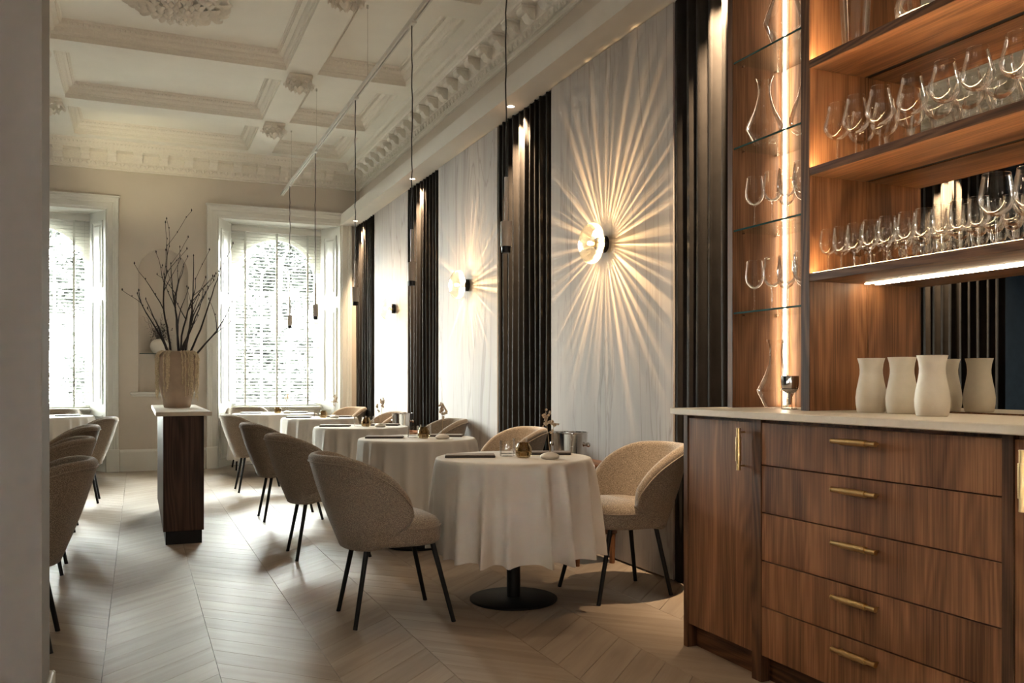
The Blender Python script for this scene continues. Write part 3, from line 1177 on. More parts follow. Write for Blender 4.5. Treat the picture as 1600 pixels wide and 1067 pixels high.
# ------------------------------------------------------------------ outdoors
lawn = struct('ground', MB().box(-40, 40, 13.4, 70, -3.2, -3.0), M_LAWN)


def tree(x, y, r, zc, hz, n, label, seed):
    rg = random.Random(seed)
    t = thing('tree', label, 'tree', (x, y, -3.0), 0, 'trees outside the windows')
    tr = MB().tube([(x, y, -3.0), (x + 0.1, y, -1.0), (x - 0.05, y + 0.1, zc - 0.5), (x + 0.1, y, zc + hz * 0.5)], [0.24, 0.19, 0.14, 0.05], 8)
    for k in range(9):
        a = rg.uniform(0, 2 * pi)
        z0 = rg.uniform(-0.6, zc + 0.5)
        tr.tube([(x, y, z0), (x + cos(a) * r * 0.45, y + sin(a) * r * 0.45, z0 + 0.6), (x + cos(a) * r * 0.9, y + sin(a) * r * 0.9, z0 + 0.9 + rg.uniform(0, 0.6))], [0.07, 0.045, 0.015], 5)
    obj('trunk', tr, M_BARK, t)
    cl = []
    for k in range(30):
        a, e, q = rg.uniform(0, 2 * pi), rg.uniform(-1, 1), rg.uniform(0.45, 1.0)
        cl.append((x + r * q * cos(a) * sqrt(1 - e * e), y + r * q * sin(a) * sqrt(1 - e * e), zc + hz * q * e, rg.uniform(0.28, 0.62)))
    vs, fs = [], []
    for k in range(n):
        c = cl[k % len(cl)]
        p = Vector((rg.gauss(0, c[3] * 0.55), rg.gauss(0, c[3] * 0.55), rg.gauss(0, c[3] * 0.42))) + Vector(c[:3])
        u = Vector((rg.uniform(-1, 1), rg.uniform(-1, 1), rg.uniform(-0.7, 0.3))).normalized()
        w = u.cross(Vector((rg.uniform(-1, 1), rg.uniform(-1, 1), rg.uniform(-1, 1)))).normalized()
        l = rg.uniform(0.08, 0.16)
        i = len(vs)
        vs += [tuple(p), tuple(p + u * l * 0.5 + w * l * 0.32), tuple(p + u * l), tuple(p + u * l * 0.5 - w * l * 0.32)]
        fs.append((i, i + 1, i + 2, i + 3))
    b = MB()
    b.add(vs, fs)
    o = obj('crown', b, M_LEAF, t, recalc=False)
    o['kind'] = 'stuff'


tree(2.75, 19.4, 2.0, 2.4, 2.8, 22000, 'leafy tree outside the window next to the marble wall', 11)
tree(-2.6, 18.6, 3.2, 3.2, 4.6, 34000, 'dense tree outside the window beside the near wall edge', 12)
tree(5.2, 23.0, 2.6, 1.6, 3.0, 14000, 'low spreading tree farther off outside the window next to the marble wall', 13)
tree(-9.5, 17.5, 3.4, 3.0, 4.6, 16000, 'unseen broad tree added to block slanting sky light beside the left window', 15)  # out of view; put in to keep slanting sky off the marble wall
tree(1.0, 25.0, 2.5, 1.2, 2.6, 14000, 'distant tree between the two others seen through the blinds', 14)


# ------------------------------------------------------------------ curtains
def curtain(y0, y1, x, side, label, seed):
    rg = random.Random(seed)
    n = max(3, int((y1 - y0) / 0.105))
    ph = [rg.uniform(-0.25, 0.25) for _ in range(n * 2 + 4)]
    am = [rg.uniform(0.75, 1.2) for _ in range(n * 2 + 4)]
    nu = n * 12 + 1

    def fn(i, j):
        u = i / (nu - 1)
        z = 0.012 + (ZS - 0.02) * j / 10
        f = u * n
        k = int(f)
        q = f + (ph[k] * (1 - (f - k)) + ph[k + 1] * (f - k)) * 0.6
        a = (am[k] * (1 - (f - k)) + am[k + 1] * (f - k))
        sw = sin(2 * pi * q)
        sw = math.copysign(abs(sw) ** 0.75, sw)
        xx = side * (0.037 * a * sw * (0.9 + 0.1 * sin(j * 0.7 + k)))
        yy = y0 + (y1 - y0) * u + 0.012 * cos(4 * pi * q) * a
        yy = min(max(yy, y0 + 0.004), y1 - 0.004)
        return (x + xx, yy, z)
    b = MB().grid(fn, nu, 11)
    t = thing('curtain', label, 'curtain', (x, (y0 + y1) / 2, 0), 0, 'dark curtains between the wall panels')
    o = obj('drape', b, M_CURT, t, 80, recalc=False)
    so = o.modifiers.new('thickness', 'SOLIDIFY')
    so.thickness = 0.004
    obj('curtain_track', MB().box(x - 0.012, x + 0.012, y0 + 0.01, y1 - 0.01, ZS - 0.012, ZS - 0.001), M_BLACK, t)


CL = ['dark curtain beside the oak bar shelving', 'dark curtain behind the pendant over the nearest table', 'dark curtain between the small and middle wall sconces', 'dark curtain in the corner next to the window']
for k, (a, b) in enumerate(CURT):
    curtain(a, b, XR + 0.032, 1, CL[k], 40 + k)
curtain(5.908, 6.973, XL - 0.032, -1, 'dark curtain on the opposite wall seen in the bar mirror', 50)

# ------------------------------------------------------------------ downlights in the bulkhead, over the curtains
def downlight(x, y, label):
    t = thing('downlight', label, 'downlight', (x, y, ZS), 0, 'downlights in the bulkhead')
    obj('bezel', MB().lathe([(0.040, ZS - 0.001), (0.040, ZS - 0.004), (0.030, ZS - 0.005), (0.028, ZS - 0.002), (0.028, ZS - 0.001)], 24, (x, y, 0)), M_WHITEMET, t, 40)
    obj('lens', MB().lathe([(0.0, ZS - 0.0022), (0.028, ZS - 0.0022), (0.028, ZS - 0.001), (0, ZS - 0.001)], 24, (x, y, 0)), M_DOWN, t)
    lamp('downlight_beam', 'SPOT', (x, y, ZS - 0.012), 520, AMBER, Vector((0.36, 0, -1)).to_track_quat('-Z', 'Y').to_euler(), spot_size=radians(72), spot_blend=1.0, shadow_soft_size=0.012)


DLN = ['recessed downlight over the curtain beside the oak shelving', 'recessed downlight over the curtain behind the nearest pendant', 'recessed downlight over the middle curtain', 'recessed downlight over the corner curtain by the window']
for (y, lb) in zip((3.78, 6.43, 9.15, 11.85), DLN):
    downlight(2.735, y, lb)
lamp('opposite_downlight', 'SPOT', (2 * XC - 2.735, 6.55, ZS - 0.012), 1000, AMBER, Vector((-0.36, 0, -1)).to_track_quat('-Z', 'Y').to_euler(), spot_size=radians(72), spot_blend=1.0, shadow_soft_size=0.012)


# ------------------------------------------------------------------ wall sconces
def sconce(y, z, label, seed):
    t = thing('wall_sconce', label, 'wall lamp', (XR, y, z), 0, 'ribbed glass wall sconces')
    obj('wall_mount', MB().lathe([(0, XR - 0.001), (0.056, XR - 0.001), (0.056, XR - 0.050), (0.050, XR - 0.056), (0, XR - 0.056)], 32, (0, y, z), 'x'), M_BLACK, t, 40)

    def rib(a, r, zz):
        return 1 + (0.032 * cos(44 * a) if r > 0.05 else 0)
    gl = [(0.045, XR - 0.058), (0.100, XR - 0.062), (0.124, XR - 0.075), (0.130, XR - 0.095), (0.126, XR - 0.120), (0.108, XR - 0.142), (0.092, XR - 0.150), (0.086, XR - 0.158), (0.060, XR - 0.170), (0.0, XR - 0.176)]
    obj('glass_shade', MB().lathe(gl, 176, (0, y, z), 'x', rib), M_LAMPGL, t, 25)
    obj('lamp_holder', MB().lathe([(0, XR - 0.056), (0.022, XR - 0.056), (0.022, XR - 0.088), (0.016, XR - 0.092), (0, XR - 0.092)], 20, (0, y, z), 'x'), M_BRASS, t, 40)
    obj('bulb', MB().lathe([(0, XR - 0.092), (0.008, XR - 0.094), (0.014, XR - 0.108), (0.012, XR - 0.125), (0, XR - 0.132)], 14, (0, y, z), 'x'), M_BULB, t, 60)
    # the lamp's own beam pattern: light thrown back on the wall, split into rays by the ribs of the shade
    d = bpy.data.lights.new('sconce_rays', 'SPOT')
    d.energy = 15.5
    d.color = (1.0, 0.66, 0.34)
    d.spot_size = radians(176)
    d.spot_blend = 0.02
    d.shadow_soft_size = 0.003
    d.use_nodes = True
    nt = d.node_tree
    em = nt.nodes['Emission']
    tc = N(nt, 'ShaderNodeTexCoord')
    sx = N(nt, 'ShaderNodeSeparateXYZ')
    L(nt, tc.outputs['Normal'], sx.inputs[0])

    def mth(op, a, b=None, clamp=False):
        m = N(nt, 'ShaderNodeMath', operation=op, use_clamp=clamp)
        for k, q in enumerate((a, b)):
            if q is None:
                continue
            if isinstance(q, (int, float)):
                m.inputs[k].default_value = q
            else:
                L(nt, q, m.inputs[k])
        return m.outputs[0]
    az = mth('MAXIMUM', mth('ABSOLUTE', sx.outputs[2]), 0.02)
    rho = mth('SQRT', mth('ADD', mth('MULTIPLY', sx.outputs[0], sx.outputs[0]), mth('MULTIPLY', sx.outputs[1], sx.outputs[1])))
    rad = mth('MULTIPLY', mth('DIVIDE', rho, az), 0.134)            # radius on the wall in metres
    cx, cy = mth('DIVIDE', sx.outputs[0], rho), mth('DIVIDE', sx.outputs[1], rho)
    cmb = N(nt, 'ShaderNodeCombineXYZ')
    L(nt, cx, cmb.inputs[0])
    L(nt, cy, cmb.inputs[1])
    cmb.inputs[2].default_value = seed * 3.7
    n1 = N(nt, 'ShaderNodeTexNoise')
    n1.inputs['Scale'].default_value = 5.0
    n1.inputs['Detail'].default_value = 2.0
    L(nt, cmb.outputs[0], n1.inputs['Vector'])
    n2 = N(nt, 'ShaderNodeTexNoise')
    n2.inputs['Scale'].default_value = 1.6
    L(nt, cmb.outputs[0], n2.inputs['Vector'])
    phi = mth('ARCTAN2', cy, cx)
    wob = mth('MULTIPLY', n1.outputs[0], 14.0)
    w1 = mth('COSINE', mth('ADD', mth('MULTIPLY', phi, 44.0), wob))
    w2 = mth('COSINE', mth('ADD', mth('MULTIPLY', phi, 27.0), mth('MULTIPLY', wob, 1.3)))
    fine = mth('MULTIPLY', mth('POWER', mth('MULTIPLY', mth('ADD', w1, 1.0), 0.5), 2.2), mth('MULTIPLY_ADD', w2, 0.32))
    nt.nodes[-3].inputs[2].default_value = 0.62 if nt.nodes[-3].operation == 'MULTIPLY_ADD' else nt.nodes[-3].inputs[2].default_value
    for q_ in nt.nodes:
        if q_.type == 'MATH' and q_.operation == 'MULTIPLY_ADD':
            q_.inputs[2].default_value = 0.62
    slow = mth('MULTIPLY_ADD', n2.outputs[0], 1.1)
    nt.nodes[-1].inputs[2].default_value = 0.15
    rays = mth('MULTIPLY', mth('ADD', fine, 0.10), slow)
    fall = mth('POWER', 2.718, mth('MULTIPLY', rad, -4.0))
    edge = mth('MULTIPLY', mth('SUBTRACT', rad, 0.118), 60.0, True)
    edge = mth('ADD', mth('MULTIPLY', edge, 0.96), 0.04)
    comp = mth('DIVIDE', 1.0, mth('POWER', az, 3.0))
    cut = mth('MULTIPLY', mth('SUBTRACT', az, 0.06), 30.0, True)
    st = mth('MULTIPLY', mth('MULTIPLY', mth('MULTIPLY', mth('MULTIPLY', rays, fall), edge), comp), cut)
    st = mth('MULTIPLY', st, 1.0)
    L(nt, st, em.inputs['Strength'])
    lo = bpy.data.objects.new('sconce_rays', d)
    lo.location = (XR - 0.134, y, z)
    lo.rotation_euler = (0, -pi / 2, 0)
    COL.objects.link(lo)
    return lo


sconce(5.085, 2.062, 'ribbed glass sconce on the marble panel nearest the bar', 1)
sconce(7.70, 2.055, 'ribbed glass sconce on the middle marble panel', 2)
sconce(10.24, 2.03, 'ribbed glass sconce on the marble panel nearest the window', 3)

# ------------------------------------------------------------------ lighting track and pendants
TX = 1.79
ZT0, ZT1, YT0, YT1 = 3.72, 3.675, 3.6, 12.10


def tz(y):
    return ZT0 + (ZT1 - ZT0) * (y - YT0) / (YT1 - YT0)


t = thing('lighting_track', 'slim white lighting track hung on wires below the coffered ceiling', 'track', (TX, 8, 3.7))
obj('rail', MB().add([(TX + a, y, tz(y) + b) for y in (YT0, YT1) for (a, b) in ((-0.018, -0.016), (-0.006, -0.016), (-0.006, 0.004), (0.006, 0.004), (0.006, -0.016), (0.018, -0.016), (0.018, 0.018), (-0.018, 0.018))],
                     [(k, (k + 1) % 8, 8 + (k + 1) % 8, 8 + k) for k in range(8)] + [(0, 1, 2, 7), (2, 3, 6, 7), (3, 4, 5, 6), (8, 9, 10, 15), (10, 11, 14, 15), (11, 12, 13, 14)]), M_WHITEMET, t)
for y in (4.9, 7.3, 9.6, 11.3):
    zt = ZC if (8.70 < y < 9.01 or 10.455 < y < 10.765) else ZP
    obj('hanging_wire', MB().tube([(TX, y, tz(y) + 0.016), (TX, y, zt)], 0.0016, 5), M_STEEL, t)
    obj('ceiling_grip', MB().cyl((TX, y, zt - 0.03), (TX, y, zt), 0.009, n=10), M_WHITEMET, t)
PY = [4.27, 6.0, 7.76, 9.68, 11.42]
PLB = ['cylindrical pendant over the nearest table', 'cylindrical pendant over the second table of the marble wall row', 'cylindrical pendant over the third table of the marble wall row',
       'cylindrical pendant over the fourth table of the marble wall row', 'cylindrical pendant over the window table']
for y, lb in zip(PY, PLB):
    zb = 1.835
    t = thing('pendant_lamp', lb, 'pendant', (TX, y, tz(y)), 0, 'pendants on the lighting track')
    rg = random.Random(int(y * 10))
    z0 = tz(y) - 0.016
    pts = [(TX + (rg.uniform(-0.004, 0.004) if 0 < k < 20 else 0), y, z0 + (zb + 0.37 - z0) * k / 20) for k in range(21)]
    obj('cord', MB().tube(pts, 0.0042, 6), M_CORD, t, 60)
    obj('track_adapter', MB().box(TX - 0.019, TX + 0.019, y - 0.06, y + 0.06, z0 - 0.012, z0 + 0.006, 0.003), M_WHITEMET, t)
    obj('rod', MB().cyl((TX, y, zb + 0.15), (TX, y, zb + 0.40), 0.010, n=14), M_PEND, t, 40)
    obj('barrel', MB().lathe([(0, zb + 0.165), (0.028, zb + 0.165), (0.030, zb + 0.162), (0.030, zb + 0.034), (0.0, zb + 0.034)], 28, (TX, y, 0)), M_PEND, t, 40)
    obj('snoot', MB().lathe([(0.025, zb + 0.034), (0.025, zb), (0.021, zb), (0.020, zb + 0.012), (0.0, zb + 0.012)], 28, (TX, y, 0)), M_BLACK, t, 40)
    obj('lens', MB().lathe([(0, zb + 0.008), (0.020, zb + 0.008), (0.020, zb + 0.012), (0, zb + 0.012)], 24, (TX, y, 0)), M_PLENS, t)
    lamp('pendant_beam', 'SPOT', (TX, y, zb - 0.004), 8.0, (1.0, 0.76, 0.52), (0, 0, 0), spot_size=radians(104), spot_blend=0.5, shadow_soft_size=0.012)

# ------------------------------------------------------------------ chairs (local: front = +x, origin on the floor under the seat)
def interp(tab, x):
    if x <= tab[0][0]:
        return tab[0][1]
    for (a, va), (b, vb) in zip(tab, tab[1:]):
        if x <= b:
            t = (x - a) / (b - a)
            return va + (vb - va) * t
    return tab[-1][1]


def smooth_tab(tab, x):
    """Catmull-Rom through the table."""
    if x <= tab[0][0]:
        return tab[0][1]
    if x >= tab[-1][0]:
        return tab[-1][1]
    k = max(i for i in range(len(tab) - 1) if tab[i][0] <= x)
    (xa, ya), (xb, yb_) = tab[k], tab[k + 1]
    ma = (yb_ - tab[k - 1][1]) / (xb - tab[k - 1][0]) if k > 0 else 0.0
    mb_ = (tab[k + 2][1] - ya) / (tab[k + 2][0] - xa) if k + 2 < len(tab) else (yb_ - ya) / (xb - xa) * 1.6
    h = xb - xa
    t = (x - xa) / h
    return ya * (1 + 2 * t) * (1 - t) ** 2 + ma * h * t * (1 - t) ** 2 + yb_ * t * t * (3 - 2 * t) + mb_ * h * t * t * (t - 1)


ZTOP = [(0, .812), (25, .812), (42, .808), (53, .796), (64, .771), (72.6, .742), (80, .706), (86, .664), (90, .622), (92.2, .580), (93.0, .535)]
ZBOT = [(0, .362), (50, .362), (62, .370), (73.6, .396), (82, .430), (89.45, .470), (91.9, .500), (93.0, .530)]
TMAX = 93.0


def th_of(u):
    return math.copysign(TMAX * (1 - (1 - abs(u)) ** 1.7), u)


def shell_pt(th, z, inset=0.0):
    k = (z - .37) / .44
    a = .265 + .155 * k - inset
    b = .245 + .070 * k - inset
    c, s_ = cos(radians(th)), sin(radians(th))
    # a little squarer than an ellipse
    p = 0.88
    x = -a * math.copysign(abs(c) ** p, c)
    y = b * math.copysign(abs(s_) ** p, s_)
    return (x, y, z)


def chair_shell():
    b = MB()
    nt_ = 61
    loops = []
    TK = 0.050
    for i in range(nt_):
        u = -1 + 2 * i / (nt_ - 1)
        th = th_of(u)
        zt, zb = smooth_tab(ZTOP, abs(th)), smooth_tab(ZBOT, abs(th))
        e = min(1.0, (zt - zb) / 0.10)
        lp = []
        r = TK / 2 * (0.65 + 0.35 * e)
        zc = max(zt - r, zb + 0.001)
        for j in range(9):
            z = zb + (zc - zb) * j / 8
            bulge = 0.010 * sin(pi * min(1, max(0, j / 8)))
            lp.append(shell_pt(th, z, -bulge))
        for j in range(1, 6):
            a = pi * j / 6
            q = shell_pt(th, zc, r - r * cos(a))
            lp.append((q[0], q[1], zc + r * sin(a)))
        for j in range(8, -1, -1):
            z = zb + (zc - zb) * j / 8
            lp.append(shell_pt(th, z, 2 * r))
        loops.append(lp)
    b.loops(loops, True, True)
    return b.mesh('backrest', M_CHAIR, 70)


def chair_piping():
    b = MB()
    out = []
    for i in range(81):
        u = -1 + 2 * i / 80
        th = th_of(u) * 0.997
        zt = smooth_tab(ZTOP, abs(th)) - 0.036
        zb = smooth_tab(ZBOT, abs(th))
        z = max(zt, zb + 0.012)
        out.append(shell_pt(th, z, -0.0045 if zt > zb + 0.05 else -0.002))
    b.tube(out, 0.0036, 6)
    for s_ in (-1, 1):
        pts = []
        for k in range(14):
            th = 92.5 - k * 3.2
            zb = smooth_tab(ZBOT, th) + 0.014
            p = shell_pt(th, zb, -0.006)
            pts.append((p[0], p[1] * s_, p[2]))
        b.tube(pts, 0.0042, 6)
    return b.mesh('piping', M_PIPE, 60)


def superell(a, hx0, hx1, hy, p):
    c, s_ = cos(a), sin(a)
    x = math.copysign(abs(c) ** p, c)
    y = math.copysign(abs(s_) ** p, s_)
    return (x * (hx1 if x > 0 else hx0), y * hy)


def chair_seat():
    b = MB()
    rows = []
    prof = [(0.0, .376), (0.80, .376), (0.93, .380), (0.985, .392), (1.0, .412), (1.0, .440), (0.992, .462), (0.965, .478), (0.92, .491), (0.80, .504), (0.55, .515), (0.28, .521), (0.0, .522)]
    for (r, z) in prof:
        rows.append([(0.005 + q[0] * r, q[1] * r, z) for q in (superell(2 * pi * k / 48, .245, .205, .262, .72) for k in range(48))])
    b.loops(rows, True, False)
    return b.mesh('seat', M_CHAIR, 70)


def chair_seat_piping():
    b = MB()
    pts = [(0.005 + q[0] * 1.004, q[1] * 1.004, .462) for q in (superell(2 * pi * k / 64, .245, .205, .262, .72) for k in range(65))]
    pts = [p for p in pts if p[0] > -0.02]
    pts.sort(key=lambda p: atan2(p[1], p[0] + 0.05))
    b.tube(pts, 0.004, 6)
    return b.mesh('piping', M_PIPE, 60)


def chair_leg(x0, y0, x1, y1):
    b = MB()
    b.tube([(x0, y0, .385), (x0 + (x1 - x0) * .94, y0 + (y1 - y0) * .94, .022), (x1, y1, 0.0)], [0.0130, 0.0108, 0.0112], 12)
    return b.mesh('leg', M_BLACK, 50)


def make_chair():
    t = thing('dining_chair', 'chair', 'chair')
    bk_ = link('backrest', chair_shell(), t, False)
    link('piping', chair_piping(), bk_, False)
    st = link('seat', chair_seat(), t, False)
    link('piping', chair_seat_piping(), st, False)
    for (x0, y0, x1, y1) in ((-.165, .135, -.235, .185), (-.165, -.135, -.235, -.185), (.140, .185, .235, .228), (.140, -.185, .235, -.228)):
        link('leg', chair_leg(x0, y0, x1, y1), t, False)
    return t


chair = Placer(make_chair())
CG = 'tweed barrel chairs around the dining tables'
for (x, y, a, lb) in (
        (1.165, 4.22, 0, 'brown tweed barrel chair on the aisle side of the nearest table'),
        (1.175, 5.91, 0, 'tweed barrel chair on the aisle side of the second table along the marble wall'),
        (1.19, 7.60, 0, 'tweed barrel chair on the aisle side of the third table along the marble wall'),
        (1.20, 9.66, 0, 'brown tweed barrel chair on the aisle side of the fourth table, lit by the window'),
        (2.42, 4.21, pi, 'brown tweed barrel chair between the nearest table and the oak cabinet end'),
        (2.42, 6.02, pi, 'tweed barrel chair on the wall side of the second table along the marble wall'),
        (2.42, 7.74, pi, 'tweed barrel chair on the wall side of the third table along the marble wall'),
        (2.42, 9.74, pi, 'tweed barrel chair on the wall side of the fourth table along the marble wall'),
        (2.44, 11.66, pi + 0.35, 'brown tweed barrel chair at the window table next to the corner curtain'),
        (1.38, 12.13, -pi / 2 + 0.1, 'brown tweed barrel chair behind the window table, its back to the blind'),
        (-0.575, 4.38, pi, 'brown tweed barrel chair half hidden by the near wall edge'),
        (-0.65, 6.04, pi, 'second brown tweed barrel chair from the near wall edge, left row'),
        (-0.68, 7.67, pi, 'third brown tweed barrel chair from the near wall edge, left row'),
        (-0.58, 9.36, pi, 'brown tweed barrel chair farthest from the near wall edge in the left row'),
        (-0.92, 12.13, -pi / 2, 'brown tweed barrel chair with its back to the blind of the left window')):
    chair((x, y, 0), a, lb, CG)

# ------------------------------------------------------------------ tables and cloths
def cloth_mesh(r, seed, drop=0.27, tucked=True):
    rg = random.Random(seed)
    nf = int(round(r * 2 * pi / 0.135))
    offs = [rg.uniform(-0.28, 0.28) for _ in range(nf)]
    amp = [rg.uniform(0.65, 1.25) for _ in range(nf)]
    nu = nf * 14
    zs = [0.757] * 4 + [0.7565, 0.7545, 0.749, 0.738, 0.72, 0.69, 0.65, 0.60, 0.54, 0.47, 0.40, 0.33, drop]
    rs = [0.02, 0.4, 0.8, 0.965, 0.985, 1.0, 1.010, 1.014, 1.016] + [1.02] * 8

    def fn(i, j):
        a = 2 * pi * i / nu
        f = i / nu * nf
        k = int(f) % nf
        fr = f - int(f)
        o = offs[k] * (1 - fr) + offs[(k + 1) % nf] * fr
        am = amp[k] * (1 - fr) + amp[(k + 1) % nf] * fr
        z = zs[j]
        d = max(0.0, (0.75 - z) / (0.75 - drop))
        w = 0.5 + 0.5 * cos(2 * pi * (f + o * 0.8))
        w = w ** 2.2
        near = max(math.exp(-(min(a, 2 * pi - a) / 0.42) ** 2), math.exp(-((a - pi) / 0.42) ** 2)) if tucked else 0.0
        rr = r * rs[j] + d ** 0.6 * (0.020 + 0.074 * am * w) * (1 - 0.85 * near)
        if j >= 9:
            rr -= 0.010 * d ** 0.5
        zz = z
        if j > 6:
            zz = z - 0.012 * d * (w - 0.5) * am
        return (rr * cos(a), rr * sin(a), zz)
    b = MB().grid(fn, nu, len(zs), close_u=True)
    b.add([fn(i, 0) for i in range(nu)], [tuple(range(nu))])
    return b.mesh('tablecloth', M_CLOTH, 80, recalc=False)


TABLES = [(1.832, 4.27, 0.408, 'nearest table'), (1.82, 5.97, 0.408, 'second table'), (1.83, 7.70, 0.408, 'third table'), (1.85, 9.74, 0.408, 'fourth table'), (1.585, 11.30, 0.51, 'window table'), (-0.985, 11.35, 0.51, 'left window table')]
TLONG = ['nearest table', 'second table along the marble wall', 'third table along the marble wall', 'fourth table along the marble wall', 'window table beside the corner curtain', 'table before the left window']
for k, (x, y, r, nm) in enumerate(TABLES):
    t = thing('dining_table', ['round table on a black disc foot, the %s' % nm, 'round pedestal table under white cloth, the %s' % TLONG[k]][k > 0], 'table', (x, y, 0), 0, 'round dining tables')
    obj('base_plate', MB().lathe([(0, 0), (0.228, 0), (0.232, 0.004), (0.232, 0.012), (0.225, 0.016), (0.04, 0.020), (0, 0.020)], 56), M_BLACK, t, 40, world=False)
    obj('column', MB().lathe([(0.0, 0.018), (0.036, 0.018), (0.036, 0.71), (0, 0.71)], 28), M_BLACK, t, 40, world=False)
    obj('table_top', MB().lathe([(0, 0.71), (r - 0.012, 0.71), (r - 0.004, 0.72), (r - 0.004, 0.744), (r - 0.012, 0.75), (0, 0.75)], 56), M_OAKH, t, 40, world=False)
    c = link('tablecloth', cloth_mesh(r, 60 + k, 0.265 if k < 4 else 0.20, k < 4))
    c.location = (x, y, 0)
    tag(c, 'white linen cloth draped over the %s' % TLONG[k], 'tablecloth', 'white round tablecloths')

ZTB = 0.757


def napkin_thing():
    t = thing('menu_folder', 'menu', 'menu')
    b = MB().box(-0.132, 0.132, -0.060, 0.060, 0.0, 0.011, 0.003)
    obj('cover', b, M_NAPK, t, world=False)
    obj('card', MB().box(-0.128, 0.128, -0.057, 0.057, 0.0108, 0.0155, 0.002), M_MENU, t, world=False)
    return t


def tumbler_mesh(r, h, m, name):
    prof = [(0, 0.001), (r * 0.94, 0.001), (r * 0.99, 0.006), (r, 0.015), (r * 1.0, h), (r * 0.955, h), (r * 0.95, 0.014), (0.0, 0.010)]
    return MB().lathe(prof, 32).mesh(name, m, 40)


def tumbler_thing():
    o = link('water_tumbler', tumbler_mesh(0.041, 0.083, M_GLASS, 'water_tumbler'))
    return o


def votive_thing():
    t = thing('tealight_holder', 'x', 'candle holder')
    prof = [(0, 0.001), (0.030, 0.001), (0.039, 0.008), (0.043, 0.022), (0.044, 0.040), (0.041, 0.055), (0.034, 0.066), (0.030, 0.072), (0.030, 0.080), (0.027, 0.080), (0.027, 0.070), (0.037, 0.052), (0.040, 0.030), (0.036, 0.012), (0.0, 0.008)]
    obj('holder', MB().lathe(prof, 32), M_AMBERGL, t, 50, world=False)
    obj('candle', MB().lathe([(0, 0.010), (0.019, 0.010), (0.019, 0.026), (0.0, 0.026)], 20), M_CERAM, t, 40, world=False)
    return t


def flower_spray(b, rg, base, top, n=11):
    """Dried flowers: a stem with small cupped petals clustered near the top."""
    st = MB()
    bx, by, bz = base
    tx, ty, tz_ = top
    mid = ((bx + tx) / 2 + rg.uniform(-.006, .006), (by + ty) / 2 + rg.uniform(-.006, .006), (bz + tz_) / 2)
    st.tube([base, mid, top], [0.0018, 0.0016, 0.001], 5)
    for k in range(n):
        f = rg.uniform(0.60, 1.0)
        c = Vector((bx + (tx - bx) * f + rg.gauss(0, 0.010), by + (ty - by) * f + rg.gauss(0, 0.010), bz + (tz_ - bz) * f))
        u = Vector((rg.uniform(-1, 1), rg.uniform(-1, 1), rg.uniform(0.1, 1))).normalized()
        w = u.cross(Vector((rg.uniform(-1, 1), rg.uniform(-1, 1), 0.2))).normalized()
        v = u.cross(w)
        s_ = rg.uniform(0.010, 0.019) * (1.25 - 0.5 * f)
        pts, m_ = [], 6
        for i in range(m_):
            a = 2 * pi * i / m_
            pts.append(tuple(c + (w * cos(a) + v * sin(a)) * s_ * 0.8 + u * s_ * (0.5 + 0.25 * (i % 2))))
        pts.append(tuple(c - u * s_ * 0.25))
        b.add(pts, [(i, (i + 1) % m_, m_) for i in range(m_)])
    return st


def budvase_thing():
    t = thing('bud_vase', 'x', 'vase')
    prof = [(0, 0), (0.034, 0.0), (0.046, 0.005), (0.050, 0.013), (0.046, 0.022), (0.032, 0.029), (0.014, 0.034), (0.008, 0.036), (0.006, 0.036), (0.006, 0.03), (0, 0.03)]
    obj('pebble_vase', MB().lathe(prof, 32), M_CERAM, t, 50, world=False)
    pet = MB()
    rg = random.Random(5)
    st1 = flower_spray(pet, rg, (0, 0, 0.03), (-0.020, 0.012, 0.255), 16)
    st2 = flower_spray(pet, rg, (0, 0, 0.03), (0.012, -0.022, 0.195), 9)
    st1.add(st2.v, st2.f)
    s_ = obj('stem', st1, M_STEM, t, 50, world=False)
    obj('dried_flower', pet, M_PETAL, t, 0, world=False, recalc=False)
    return t


menu, tumb, voti, budv = Placer(napkin_thing()), None, Placer(votive_thing()), Placer(budvase_thing())
tumb = tumbler_thing()
tag(tumb, None, 'glass', 'water tumblers on the tables')
first_t = [True]


def tumbler(loc, label):
    global tumb
    if first_t[0]:
        first_t[0] = False
        o = tumb
    else:
        o = tumb.copy()
        COL.objects.link(o)
    o.location = loc
    o['label'] = label


ORD = TLONG
for k, (x, y, r, nm) in enumerate(TABLES[:5]):
    s_ = 1.0 if k < 4 else 1.25
    menu((x - 0.215 * s_, y + 0.08, ZTB), radians(-20), 'dark flat menu folder on the aisle side of the %s' % ORD[k], 'menu folders on the tables')
    menu((x + 0.235 * s_, y + 0.085, ZTB), radians(-26), 'dark flat menu folder on the wall side of the %s' % ORD[k], 'menu folders on the tables')
    tumbler((x - 0.015, y + 0.05, ZTB), 'clear water tumbler before the candle holder on the %s' % ORD[k])
    tumbler((x + 0.125, y + 0.20, ZTB), 'clear water tumbler behind the candle holder on the %s' % ORD[k])
    voti((x + 0.025, y - 0.075, ZTB), 0.3 * k, 'amber smoked glass tealight holder on the %s' % ORD[k], 'tealight holders on the tables')
    budv((x + 0.125, y - 0.185, ZTB), [0, 1.9, 4.0, 2.7, 5.2][k], 'white pebble bud vase of dried flowers on the %s' % ORD[k], 'bud vases on the tables')
menu((TABLES[5][0] + 0.24, TABLES[5][1] + 0.02, ZTB), radians(8), 'dark flat menu folder on the table before the left window', 'menu folders on the tables')

